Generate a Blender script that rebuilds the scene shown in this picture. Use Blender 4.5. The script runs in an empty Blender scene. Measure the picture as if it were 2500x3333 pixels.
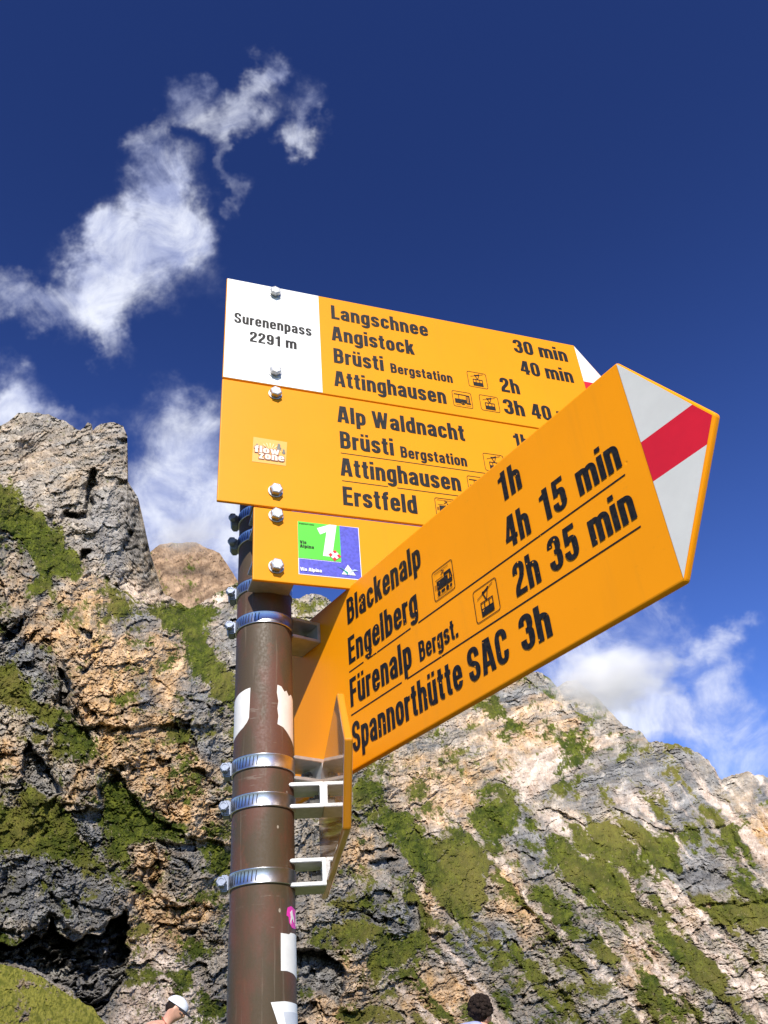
import bpy, bmesh, math, random
import numpy as np
from mathutils import Vector, Matrix
random.seed(5)
C = bpy.context.scene.collection
R = math.radians
ZC = 1.55                                   # eye height of the photographer
PHW, PHH, FPX = 2500.0, 3333.0, 2808.58     # photograph size and focal length in its pixels
RT = np.array([0.99602, 0.05057, -0.07338])
FW = np.array([0.0, 0.82305, 0.56797]); RT -= FW*(RT@FW); RT /= np.linalg.norm(RT)
UP = np.cross(RT, FW)
CAM = np.array([0.0, 0.0, ZC])

# ------------------------------------------------------------------ camera
cd = bpy.data.cameras.new('camera'); cam = bpy.data.objects.new('camera', cd); C.objects.link(cam)
cam.matrix_world = Matrix(((RT[0], UP[0], -FW[0], 0), (RT[1], UP[1], -FW[1], 0), (RT[2], UP[2], -FW[2], ZC), (0, 0, 0, 1)))
cd.sensor_fit = 'VERTICAL'; cd.sensor_height = 36; cd.sensor_width = 27
cd.lens = 36*FPX/PHH; cd.clip_start = 0.02; cd.clip_end = 20000
bpy.context.scene.camera = cam

# ------------------------------------------------------------------ sun, sky, exposure
SUN_AZ, SUN_EL = 173.5, 39.0                # clockwise from +Y
sd = np.array([math.sin(R(SUN_AZ))*math.cos(R(SUN_EL)), math.cos(R(SUN_AZ))*math.cos(R(SUN_EL)), math.sin(R(SUN_EL))])
sl = bpy.data.lights.new('sun', 'SUN'); sl.energy = 5.0; sl.angle = R(0.5); sl.color = (1.0, 0.93, 0.83)
so = bpy.data.objects.new('sun', sl); C.objects.link(so)
so.rotation_euler = Vector(sd).to_track_quat('Z', 'Y').to_euler(); so.location = (0, -5, 20)
vs = bpy.context.scene.view_settings
vs.view_transform = 'Standard'; vs.look = 'None'; vs.exposure = 0.30; vs.gamma = 1.0
W = bpy.data.worlds.new('World'); bpy.context.scene.world = W; W.use_nodes = True
cy = bpy.context.scene.cycles
cy.max_bounces = 10; cy.diffuse_bounces = 2; cy.glossy_bounces = 4; cy.transparent_max_bounces = 4; cy.use_denoising = True

class NT:
    def __init__(s, tree): s.t = tree; s.L = tree.links
    def n(s, kind, ins=None, **kw):
        nd = s.t.nodes.new('ShaderNode'+kind)
        for k, v in kw.items(): setattr(nd, k, v)
        for k, v in (ins or {}).items():
            if isinstance(v, bpy.types.NodeSocket): s.L.new(v, nd.inputs[k])
            else: nd.inputs[k].default_value = v
        return nd
    def math(s, op, a, b=0.0, c=None, clamp=False):
        i = {0: a, 1: b}
        if c is not None: i[2] = c
        return s.n('Math', i, operation=op, use_clamp=clamp).outputs[0]
    def vec(s, op, a, b=None):
        i = {0: a}
        if b is not None: i[1] = b
        nd = s.n('VectorMath', i, operation=op)
        return nd.outputs['Value'] if op in ('DOT_PRODUCT', 'LENGTH') else nd.outputs[0]
    def mix(s, f, a, b):
        nd = s.t.nodes.new('ShaderNodeMix'); nd.data_type = 'RGBA'
        for idx, v in ((0, f), (6, a), (7, b)):
            if isinstance(v, bpy.types.NodeSocket): s.L.new(v, nd.inputs[idx])
            else: nd.inputs[idx].default_value = v if idx == 0 else (*v[:3], 1)
        return nd.outputs[2]
    def ramp(s, v, lo, hi, a=0.0, b=1.0, smooth=True):
        return s.n('MapRange', {0: v, 1: lo, 2: hi, 3: a, 4: b}, interpolation_type='SMOOTHSTEP' if smooth else 'LINEAR').outputs[0]
    def noise(s, v, scale, detail=4, rough=0.55, dist=0.0, out='Fac'):
        return s.n('TexNoise', {'Vector': v, 'Scale': scale, 'Detail': detail, 'Roughness': rough, 'Distortion': dist}).outputs[out]

def lin(r, g, b):
    f = lambda c: (c/255/12.92) if c <= 10 else ((c/255+0.055)/1.055)**2.4
    return (f(r), f(g), f(b))

def build_world():
    W.node_tree.nodes.clear(); t = NT(W.node_tree)
    STR = 0.075
    sky = t.n('TexSky', sky_type='NISHITA'); sky.sun_disc = False
    sky.sun_elevation = R(SUN_EL); sky.sun_rotation = R(SUN_AZ)
    sky.altitude = 1600; sky.air_density = 1.35; sky.dust_density = 0.5; sky.ozone_density = 3.0
    d = t.n('TexCoord').outputs['Generated']
    # clouds: soft shapes fixed in the sky by their direction, broken up by noise
    z = t.vec('DOT_PRODUCT', d, tuple(FW))
    zz = t.math('MAXIMUM', z, 0.08)
    u = t.math('DIVIDE', t.vec('DOT_PRODUCT', d, tuple(RT)), zz)
    v = t.math('DIVIDE', t.vec('DOT_PRODUCT', d, tuple(UP)), zz)
    uv = t.n('CombineXYZ', {0: u, 1: v}).outputs[0]
    wn = t.noise(uv, 9.0, 5, 0.6, out='Color')
    wv = t.vec('MULTIPLY', t.vec('SUBTRACT', wn, (0.5, 0.5, 0.5)), (0.19, 0.19, 0.0))
    p = t.vec('ADD', uv, wv)
    blobs = CLOUDS
    acc = None
    for (x, y, rx, ry, ang, w) in blobs:
        m = t.n('Mapping', {'Vector': p, 'Location': ((x-PHW/2)/FPX, (PHH/2-y)/FPX, 0), 'Rotation': (0, 0, R(ang)), 'Scale': (rx/FPX, ry/FPX, 1)}, vector_type='TEXTURE').outputs[0]
        k = t.n('MapRange', {0: t.vec('LENGTH', m), 1: 0.0, 2: 1.7, 3: w, 4: 0.0}, interpolation_type='SMOOTHSTEP').outputs[0]
        acc = k if acc is None else t.math('ADD', acc, k)
    acc = t.math('MINIMUM', acc, 1.05)
    n1 = t.noise(uv, 14.0, 8, 0.62, 0.6); n2 = t.noise(uv, 42.0, 6, 0.6, 0.4)
    nn = t.math('ADD', t.math('MULTIPLY', t.math('SUBTRACT', n1, 0.5), 1.2), t.math('MULTIPLY', t.math('SUBTRACT', n2, 0.5), 0.5))
    dens = t.ramp(t.math('ADD', acc, t.math('MULTIPLY', nn, t.math('MINIMUM', t.math('MULTIPLY', acc, 2.0), 1.0))), 0.02, 1.42)
    dens = t.math('MULTIPLY', dens, t.ramp(z, 0.1, 0.3))
    hs = t.n('HueSaturation', {'Color': sky.outputs[0], 'Hue': 0.524, 'Saturation': 1.20, 'Value': 0.70})
    dz = t.n('SeparateXYZ', {0: d}).outputs[2]
    low = t.n('VectorMath', {0: t.vec('MULTIPLY', hs.outputs[0], (0.96, 1.20, 1.54)), 3: t.ramp(dz, 0.85, 0.10, 0.80, 1.98)}, operation='SCALE').outputs[0]
    cl = t.mix(t.ramp(n1, 0.3, 0.7), tuple(c/STR for c in lin(178, 188, 226)), tuple(c/STR for c in lin(232, 236, 248)))
    col = t.mix(t.math('MULTIPLY', dens, 0.93), low, cl)
    bg = t.n('Background', {'Color': col, 'Strength': STR})
    out = t.n('OutputWorld'); t.L.new(bg.outputs[0], out.inputs[0])

CLOUDS = [  # centre x, y and half sizes in the photograph's pixels, turn, weight
    (550, 592, 130, 115, 0, .75), (535, 679, 150, 120, 0, .7), (463, 794, 200, 120, 40, .8), (325, 823, 130, 70, 30, .55),
    (311, 932, 150, 120, 0, .75), (385, 1075, 60, 130, 25, .75), (463, 476, 60, 60, 0, .5), (629, 823, 90, 130, 0, .5),
    (72, 960, 150, 75, -8, .7), (645, 339, 95, 60, -15, .66), (800, 290, 60, 110, -20, .66), (969, 346, 60, 95, 30, .55),
    (1000, 425, 80, 45, -15, .5), (839, 194, 55, 70, 0, .45), (785, 483, 30, 140, 5, .34), (810, 600, 45, 40, 0, .22),
    (535, 411, 40, 55, 20, .45), (36, 1257, 130, 80, 0, .7), (40, 1330, 220, 60, -5, .85), (640, 1540, 220, 180, 0, .85), (600, 1400, 180, 100, 0, .45),
    (690, 1720, 180, 170, 0, .8), (520, 1650, 100, 130, 0, .55), (720, 1840, 120, 90, 0, .5), (1990, 2190, 200, 120, 0, 1.0),
    (2110, 2225, 150, 100, 0, .75), (2279, 2031, 130, 65, -10, .75), (2438, 1978, 60, 40, 0, .5), (2086, 2316, 150, 110, 0, .65),
    (2375, 2200, 80, 120, 0, .42), (2470, 2460, 130, 100, 0, .6), (2230, 2290, 300, 170, 0, .5), (1960, 2050, 220, 80, 30, .42)]
build_world()

# ------------------------------------------------------------------ materials
def mat(name):
    m = bpy.data.materials.new(name); m.use_nodes = True
    t = NT(m.node_tree); b = m.node_tree.nodes['Principled BSDF']
    return m, t, b
def simple(name, col, rough=0.5, metal=0.0, spec=0.5, var=0.0, scale=30, bump=0.0, coat=0.0):
    m, t, b = mat(name)
    b.inputs['Roughness'].default_value = rough; b.inputs['Metallic'].default_value = metal
    b.inputs['Specular IOR Level'].default_value = spec
    b.inputs['Coat Weight'].default_value = coat; b.inputs['Coat Roughness'].default_value = 0.06
    o = t.n('TexCoord').outputs['Object']
    nz = t.noise(o, scale, 5, 0.6)
    k = t.ramp(nz, 0.3, 0.7)
    c = t.mix(k, tuple(x*(1-var) for x in col), tuple(min(1, x*(1+var)) for x in col))
    t.L.new(c, b.inputs['Base Color'])
    if bump:
        bp = t.n('Bump', {'Height': nz, 'Strength': bump, 'Distance': 0.001}); t.L.new(bp.outputs[0], b.inputs['Normal'])
    return m

def make_yellow(name, col, wear):
    m, t, b = mat(name)
    o = t.n('TexCoord').outputs['Object']
    big = t.noise(o, 9, 3, 0.5); fine = t.noise(o, 160, 4, 0.6)
    c = t.mix(t.ramp(big, 0.3, 0.7), tuple(x*0.95 for x in col), col)
    grime = t.math('MULTIPLY', t.ramp(fine, 0.62, 0.8), 0.10)
    c = t.mix(grime, c, (0.30, 0.16, 0.03))
    run = t.noise(t.vec('MULTIPLY', o, (1, 1, .06)), 75, 4, 0.6)
    c = t.mix(t.math('MULTIPLY', t.ramp(run, 0.52, 0.72), 0.04+0.03*wear), c, (0.42, 0.20, 0.03))
    t.L.new(c, b.inputs['Base Color'])
    b.inputs['Roughness'].default_value = 0.42; b.inputs['Specular IOR Level'].default_value = 0.16
    dn = t.n('TexVoronoi', {'Vector': o, 'Scale': 34.0}).outputs['Distance']
    msk = t.math('GREATER_THAN', t.noise(o, 11, 2), 0.60)
    dent = t.math('MULTIPLY', t.ramp(dn, 0.0, 0.07, 1.0, 0.0), msk)
    h = t.math('ADD', t.math('MULTIPLY', dent, -wear), t.math('MULTIPLY', fine, 0.02))
    bp = t.n('Bump', {'Height': h, 'Strength': 0.5, 'Distance': 0.0012}); t.L.new(bp.outputs[0], b.inputs['Normal'])
    return m

def make_letter(name, chips):
    m, t, b = mat(name)
    o = t.n('TexCoord').outputs['Object']
    n = t.noise(o, 330, 4, 0.6)
    c = t.mix(t.ramp(n, 0.3, 0.7), (0.006, 0.006, 0.006), (0.020, 0.019, 0.018))
    if chips:
        v = t.n('TexVoronoi', {'Vector': o, 'Scale': 210.0}).outputs['Distance']
        g = t.math('MULTIPLY', t.math('LESS_THAN', v, 0.17), t.math('GREATER_THAN', t.noise(o, 30, 3), 0.56))
        c = t.mix(g, c, YEL_B)
    t.L.new(c, b.inputs['Base Color']); b.inputs['Roughness'].default_value = 0.55; b.inputs['Specular IOR Level'].default_value = 0.22
    return m

YEL_A = (0.80, 0.310, 0.006); YEL_B = (0.96, 0.335, 0.002)
M = {}
M['yellow'] = make_yellow('sign_yellow', YEL_A, 0.3)
M['yellow_worn'] = make_yellow('sign_yellow_worn', YEL_B, 1.0)
M['letter'] = make_letter('lettering_black', False)
M['letter_worn'] = make_letter('lettering_black_worn', True)
M['white'] = simple('sign_white', (0.82, 0.82, 0.80), 0.4, var=0.03)
M['tip_white'] = simple('tip_white', (0.70, 0.695, 0.64), 0.4, var=0.04)
M['red'] = simple('sign_red', (0.70, 0.012, 0.025), 0.4, var=0.05)
M['green'] = simple('sticker_green', (0.10, 0.62, 0.04), 0.35, var=0.05)
M['blue'] = simple('sticker_blue', (0.085, 0.085, 0.50), 0.4, var=0.2, scale=260)
M['teal'] = simple('sticker_teal', (0.0, 0.30, 0.20), 0.4)
M['paleblue'] = simple('sticker_paleblue', (0.40, 0.50, 0.80), 0.4)
M['cream'] = simple('sticker_cream', (0.86, 0.74, 0.58), 0.4)
M['clearfilm'] = simple('sticker_film', (0.84, 0.44, 0.10), 0.3)
M['brownprint'] = simple('sticker_brown', (0.33, 0.10, 0.05), 0.5)
M['greyprint'] = simple('sticker_grey', (0.16, 0.17, 0.15), 0.5)
M['ray'] = simple('sticker_ray', (0.86, 0.60, 0.28), 0.4)
M['steel'] = simple('stainless_steel', (0.56, 0.57, 0.60), 0.33, 1.0, var=0.10, scale=180, bump=0.12)
M['zinc'] = simple('zinc_plated', (0.40, 0.41, 0.42), 0.45, 1.0, var=0.15, scale=300, bump=0.2)
M['bracket'] = simple('cast_aluminium', (0.52, 0.52, 0.51), 0.45, 0.7, var=0.10, scale=120, bump=0.15)
M['screw'] = simple('screw_steel', (0.27, 0.31, 0.40), 0.6, 0.5, var=0.15, scale=300)
M['darksteel'] = simple('weathered_steel', (0.16, 0.155, 0.15), 0.5, 0.8, var=0.2, scale=200)
M['slot'] = simple('slot_dark', (0.03, 0.03, 0.035), 0.6)
M['paper'] = simple('sticker_paper', (0.80, 0.78, 0.74), 0.6, var=0.06, scale=60, bump=0.3)
M['paper2'] = simple('sticker_paper_grey', (0.58, 0.61, 0.66), 0.5, var=0.05, scale=60)
M['pink'] = simple('sticker_pink', (0.78, 0.03, 0.38), 0.4)
M['skin'] = simple('skin', (0.62, 0.34, 0.24), 0.5, var=0.06)
M['cap'] = simple('cap_cloth', (0.66, 0.68, 0.72), 0.8, var=0.08)
M['cap_shade'] = simple('cap_peak_shade', (0.035, 0.035, 0.045), 0.8)  # near-black colour stands for the shade on the peak
M['hair'] = simple('dark_hair', (0.020, 0.013, 0.010), 0.8, spec=0.12, var=0.5, scale=90, bump=0.8)
M['shirt'] = simple('lavender_shirt', (0.36, 0.38, 0.62), 0.8, var=0.04)
M['trousers'] = simple('dark_trousers', (0.05, 0.055, 0.07), 0.85)
M['boot'] = simple('boot_leather', (0.06, 0.04, 0.03), 0.7)
M['neck_ring'] = simple('neck_ring_red', (0.35, 0.05, 0.03), 0.6)

def make_pole():
    m, t, b = mat('pole_brown')
    o = t.n('TexCoord').outputs['Object']
    st = t.vec('MULTIPLY', o, (1.0, 1.0, 0.05))
    streak = t.noise(st, 220, 4, 0.6); bl = t.noise(t.vec('MULTIPLY', o, (1, 1, 0.45)), 30, 5, 0.6); fine = t.noise(o, 420, 3)
    c = t.mix(t.ramp(bl, 0.40, 0.62), (0.070, 0.047, 0.023), (0.115, 0.046, 0.026))
    c = t.mix(t.math('MULTIPLY', t.ramp(streak, 0.58, 0.74), 0.6), c, (0.17, 0.13, 0.09))
    spots = t.math('LESS_THAN', t.n('TexVoronoi', {'Vector': t.vec('MULTIPLY', o, (1, 1, 0.6)), 'Scale': 42.0}).outputs['Distance'], 0.045)
    c = t.mix(t.math('MULTIPLY', spots, 0.8), c, (0.42, 0.36, 0.29))
    rust = t.noise(t.vec('MULTIPLY', o, (1, 1, 0.7)), 60, 6, 0.7)
    c = t.mix(t.math('MULTIPLY', t.ramp(rust, 0.58, 0.68), 0.55), c, (0.13, 0.050, 0.022))
    scr = t.noise(t.vec('MULTIPLY', o, (1, 1, 9)), 26, 3, 0.5)
    c = t.mix(t.math('MULTIPLY', t.math('MULTIPLY', t.ramp(scr, 0.655, 0.69), t.ramp(bl, 0.45, 0.55)), 0.5), c, (0.22, 0.18, 0.14))
    t.L.new(c, b.inputs['Base Color'])
    t.L.new(t.ramp(fine, 0.3, 0.7, 0.52, 0.68), b.inputs['Roughness'])
    bp = t.n('Bump', {'Height': t.math('ADD', streak, fine), 'Strength': 0.12, 'Distance': 0.0008}); t.L.new(bp.outputs[0], b.inputs['Normal'])
    return m
M['pole'] = make_pole()

# ------------------------------------------------------------------ object helpers
def link_mesh(name, me, m, parent=None):
    o = bpy.data.objects.new(name, me); C.objects.link(o)
    for mm in (m if isinstance(m, (list, tuple)) else [m]): me.materials.append(mm)
    if parent is not None: o.parent = parent
    return o
def obj(name, bm, m, parent=None, smooth=False):
    bmesh.ops.recalc_face_normals(bm, faces=bm.faces) if smooth is not None else None
    me = bpy.data.meshes.new(name); bm.to_mesh(me); bm.free()
    if smooth:
        me.polygons.foreach_set('use_smooth', [True]*len(me.polygons))
    return link_mesh(name, me, m, parent)
def tag(o, label, cat, group=None, kind=None):
    if label: o['label'] = label
    if cat: o['category'] = cat
    if group: o['group'] = group
    if kind: o['kind'] = kind
    return o
def empty(name, loc, rz=0.0):
    o = bpy.data.objects.new(name, None); C.objects.link(o); o.location = loc; o.rotation_euler = (0, 0, rz)
    o.empty_display_size = 0.05
    return o
def add_box(bm, x0, x1, y0, y1, z0, z1, mi=0):
    v = [bm.verts.new(p) for p in ((x0, y0, z0), (x1, y0, z0), (x1, y1, z0), (x0, y1, z0), (x0, y0, z1), (x1, y0, z1), (x1, y1, z1), (x0, y1, z1))]
    for f in ((0, 3, 2, 1), (4, 5, 6, 7), (0, 1, 5, 4), (1, 2, 6, 5), (2, 3, 7, 6), (3, 0, 4, 7)):
        bm.faces.new([v[i] for i in f]).material_index = mi
def add_prism(bm, pts, y0, y1, mi=0):
    """outline pts (x, z) extruded along y"""
    a = [bm.verts.new((x, y0, z)) for x, z in pts]; b = [bm.verts.new((x, y1, z)) for x, z in pts]
    bm.faces.new(a[::-1]).material_index = mi; bm.faces.new(b).material_index = mi
    n = len(pts)
    for i in range(n): bm.faces.new((a[i], a[(i+1) % n], b[(i+1) % n], b[i])).material_index = mi
def add_lathe(bm, prof, axis_o, axis='y', n=24, mi=0, cap=True):
    """profile [(radius, height)] turned about an axis through axis_o"""
    rings = []
    for r, h in prof:
        ring = []
        for i in range(n):
            a = 2*math.pi*i/n; c, s = r*math.cos(a), r*math.sin(a)
            p = {'y': (c, h, s), 'z': (c, s, h), 'x': (h, c, s)}[axis]
            ring.append(bm.verts.new(tuple(p[k]+axis_o[k] for k in range(3))))
        rings.append(ring)
    for a, b in zip(rings, rings[1:]):
        for i in range(n): bm.faces.new((a[i], a[(i+1) % n], b[(i+1) % n], b[i])).material_index = mi
    if cap:
        bm.faces.new(rings[0]).material_index = mi; bm.faces.new(rings[-1][::-1]).material_index = mi

# ------------------------------------------------------------------ noise toolbox (numpy)
def _h(ix, iy, k):
    n = (ix.astype(np.int64)*374761393 + iy.astype(np.int64)*668265263 + k*1274126177) & 0xFFFFFFFF
    n = ((n ^ (n >> 13))*1103515245) & 0xFFFFFFFF
    n = ((n ^ (n >> 16))*2654435761) & 0xFFFFFFFF
    return ((n ^ (n >> 15)) & 0xFFFFFF)/float(0xFFFFFF)
def vnoise(x, y, k=0):
    ix, iy = np.floor(x), np.floor(y); fx, fy = x-ix, y-iy
    a = []
    for dx in (0, 1):
        for dy in (0, 1):
            g = _h(ix+dx, iy+dy, k)*2*np.pi
            a.append(np.cos(g)*(fx-dx)+np.sin(g)*(fy-dy))
    u = fx**3*(fx*(fx*6-15)+10); v = fy**3*(fy*(fy*6-15)+10)
    return 1.5*((a[0]*(1-v)+a[1]*v)*(1-u)+(a[2]*(1-v)+a[3]*v)*u)      # about -1..1
def fbm(x, y, o=4, k=0, g=0.5):
    s = np.zeros_like(x); a = 1.0
    for i in range(o):
        s += a*vnoise(x*2**i+17.3*i, y*2**i-9.1*i, k+i); a *= g
    return s
def ridged(x, y, o=3, k=0):
    s = np.zeros_like(x); a = 1.0
    for i in range(o):
        s += a*(1-np.abs(vnoise(x*2**i+5.7*i, y*2**i+3.3*i, k+i))*2); a *= 0.5
    return s
def blocks(x, y, k=0, tilt=0.8):
    """broken rock: every cell a facet with its own offset and tilt; returns height, edge distance, cell number"""
    ix, iy = np.floor(x), np.floor(y)
    d1 = np.full(x.shape, 9.0); d2 = np.full(x.shape, 9.0)
    hv = np.zeros_like(x); cid = np.zeros_like(x)
    for dx in (-1, 0, 1):
        for dy in (-1, 0, 1):
            cx, cy2 = ix+dx, iy+dy
            px = cx+0.1+0.8*_h(cx, cy2, k); py = cy2+0.1+0.8*_h(cx, cy2, k+1)
            ex, ey = x-px, y-py
            d = np.maximum(np.abs(ex), np.abs(ey))*0.6+np.hypot(ex, ey)*0.4
            r = _h(cx, cy2, k+2)
            val = r*1.3-0.65 + tilt*(ex*(_h(cx, cy2, k+3)-0.5)*2+ey*(_h(cx, cy2, k+4)-0.35)*2)
            near = d < d1
            d2 = np.where(near, d1, np.minimum(d2, d)); hv = np.where(near, val, hv); cid = np.where(near, r, cid)
            d1 = np.where(near, d, d1)
    return hv, d2-d1, cid
def in_poly(x, y, poly):
    poly = np.asarray(poly, float); res = np.zeros(x.shape, bool)
    lo, hi = poly.min(0), poly.max(0)
    sel = (x > lo[0]) & (x < hi[0]) & (y > lo[1]) & (y < hi[1])
    xs, ys = x[sel], y[sel]; r = np.zeros(xs.shape, bool)
    for (x0, y0), (x1, y1) in zip(poly, np.roll(poly, -1, 0)):
        if y0 == y1: continue
        c = ((y0 > ys) != (y1 > ys)) & (xs < (x1-x0)*(ys-y0)/(y1-y0)+x0)
        r ^= c
    res[sel] = r
    return res
def soft_poly(x, y, polys, blur, wx, wy, k=7):
    m = np.zeros(x.shape)
    for i in range(k):
        a = 2.4*i; rr = blur*math.sqrt(i/(k-1)); u = np.zeros(x.shape, bool)
        for p in polys: u |= in_poly(x+wx+rr*math.cos(a), y+wy+rr*math.sin(a), p)
        m += u
    return m/k
def rbf(ctrl):
    c = np.asarray(ctrl, float); P = c[:, :2]/1000.0; v = np.log(c[:, 2])
    K = np.linalg.norm(P[:, None]-P[None], axis=2)
    n = len(P); A = np.zeros((n+3, n+3)); A[:n, :n] = K - 0.02*np.eye(n); A[:n, n] = 1; A[:n, n+1:] = P; A[n, :n] = 1; A[n+1:, :n] = P.T
    w = np.linalg.solve(A, np.concatenate([v, [0, 0, 0]]))
    def f(x, y):
        s = w[n]+w[n+1]*x/1000+w[n+2]*y/1000
        for i in range(n): s = s+w[i]*np.hypot(x/1000-P[i, 0], y/1000-P[i, 1])
        return np.exp(s)
    return f
def rays(x, y):
    d = ((x-PHW/2)/FPX)[..., None]*RT-((y-PHH/2)/FPX)[..., None]*UP+FW
    return d/np.linalg.norm(d[..., :2], axis=-1, keepdims=True)

# ------------------------------------------------------------------ mountains
def c1(*p): return [(x*.4701, 1300+y*.4701) for x, y in p]
def c2(*p): return [(x*.4701, 2293+y*.4701) for x, y in p]
def c3(*p): return [(1000+x*.9042, 2200+y*.9042) for x, y in p]
GRASS = [
    c1((-300, 560), (0, 580), (70, 590), (120, 700), (250, 780), (330, 830), (400, 950), (560, 1130), (600, 1180), (480, 1220), (400, 1180), (330, 1280), (360, 1290), (230, 1400), (190, 1250), (290, 1180), (170, 1050), (80, 980), (0, 900), (-300, 900)),
    c1((650, 1230), (780, 1290), (900, 1400), (940, 1480), (900, 1540), (770, 1560), (740, 1440), (700, 1330)),
    c1((930, 1430), (1250, 1440), (1560, 1420), (1500, 1500), (1400, 1560), (1450, 1700), (1600, 1900), (1640, 2050), (1600, 2200), (1500, 2080), (1400, 1950), (1300, 1850), (1250, 1620), (1100, 1550), (980, 1500)),
    c1((-300, 1830), (80, 1830), (170, 1950), (250, 2080), (420, 2180), (450, 2212), (250, 2212), (150, 2150), (-300, 2080)),
    c2((230, 0), (330, 60), (540, 140), (640, 240), (700, 350), (560, 400), (480, 250), (360, 180), (290, 80)),
    c2((130, 490), (220, 600), (400, 640), (500, 800), (520, 950), (700, 1050), (600, 1090), (330, 1020), (100, 1000), (-300, 960), (-300, 700), (150, 680)),
    c2((715, 450), (820, 540), (960, 650), (1060, 740), (1250, 860), (1340, 940), (1200, 960), (1080, 900), (950, 950), (850, 1020), (870, 1200), (1000, 1280), (1130, 1350), (1000, 1370), (880, 1260), (760, 1100), (720, 750)),
    c2((1370, 960), (1500, 960), (1590, 1000), (1590, 1130), (1480, 1220), (1400, 1050)),
    c2((1240, 1590), (1350, 1650), (1520, 1650), (1540, 1690), (1400, 1720), (1390, 1800), (1270, 1700)),
    c2((1300, 1870), (1400, 2000), (1560, 2100), (1560, 2212), (1440, 2180), (1330, 2010)),
    c3((170, 370), (240, 380), (290, 450), (260, 480), (170, 480)),
    c3((240, 490), (330, 480), (430, 570), (500, 600), (480, 545), (560, 590), (690, 620), (690, 660), (640, 700), (640, 800), (600, 860), (500, 880), (470, 760), (380, 700), (330, 620), (260, 540)),
    c3((640, 470), (700, 430), (760, 470), (750, 560), (640, 570), (560, 540)),
    c3((860, 560), (960, 620), (1230, 850), (1200, 890), (1350, 960), (1450, 1000), (1510, 1080), (1500, 1180), (1440, 1150), (1330, 1050), (1200, 900), (1000, 760), (880, 680)),
    c3((990, 520), (1080, 500), (1200, 560), (1330, 570), (1350, 660), (1300, 700), (1380, 760), (1300, 770), (1150, 720), (1040, 650)),
    c3((790, 760), (850, 750), (940, 830), (1000, 960), (1100, 980), (1180, 1060), (1080, 1050), (960, 950), (850, 880)),
    c3((1430, 830), (1659, 770), (1900, 770), (1900, 920), (1530, 910), (1440, 880)),
    c3((210, 1010), (280, 960), (400, 930), (470, 960), (330, 1030), (240, 1130), (210, 1100)),
    c3((700, 950), (760, 990), (820, 1080), (900, 1180), (960, 1253), (900, 1253), (800, 1100), (720, 1000)),
    c3((1180, 1060), (1300, 1130), (1400, 1230), (1330, 1253), (1200, 1180)),
    c3((960, 1110), (1100, 1100), (1130, 1140), (1000, 1160)),
    c3((60, 820), (150, 790), (250, 780), (220, 830), (100, 850)),
    c3((100, 1190), (250, 1190), (340, 1253), (120, 1253)),
    c3((1480, 560), (1560, 500), (1590, 560), (1540, 640), (1480, 620)),
    c3((870, 680), (980, 760), (1130, 880), (1180, 960), (1080, 900), (960, 800)),
    c3((40, 900), (60, 890), (200, 900), (330, 930), (200, 960), (90, 960)),
    c3((340, 690), (420, 800), (450, 900), (480, 1000), (440, 1000), (360, 850)),
    c3((880, 1000), (960, 1000), (1050, 1080), (1000, 1090), (900, 1060)),
]
PALE = [
    c3((700, 330), (900, 230), (1000, 320), (830, 420), (760, 470), (720, 400)),
    c3((830, 470), (1000, 540), (1080, 650), (1200, 780), (1260, 850), (1380, 940), (1450, 980), (1560, 1090), (1800, 1150), (1800, 1230), (1540, 1130), (1400, 990), (1230, 880), (1000, 640), (850, 520)),
    c3((1170, 900), (1230, 1020), (1330, 1100), (1450, 1250), (1370, 1253), (1250, 1130), (1150, 960)),
    c3((1560, 1110), (1800, 1050), (1800, 1190), (1600, 1150)),
    c3((900, 680), (1050, 800), (1200, 920), (1180, 940), (1000, 810)),
    c2((900, 1620), (1050, 1640), (1300, 1830), (1450, 2020), (1560, 2400), (750, 2400), (880, 1960), (920, 1750)),
    c1((820, 1280), (960, 1290), (1120, 1330), (1250, 1420), (1000, 1440), (900, 1400)),
    c1((1310, 1430), (1640, 1270), (1640, 1380), (1450, 1450)),
    c3((1100, 420), (1300, 420), (1230, 480), (1120, 470)),
]
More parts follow.
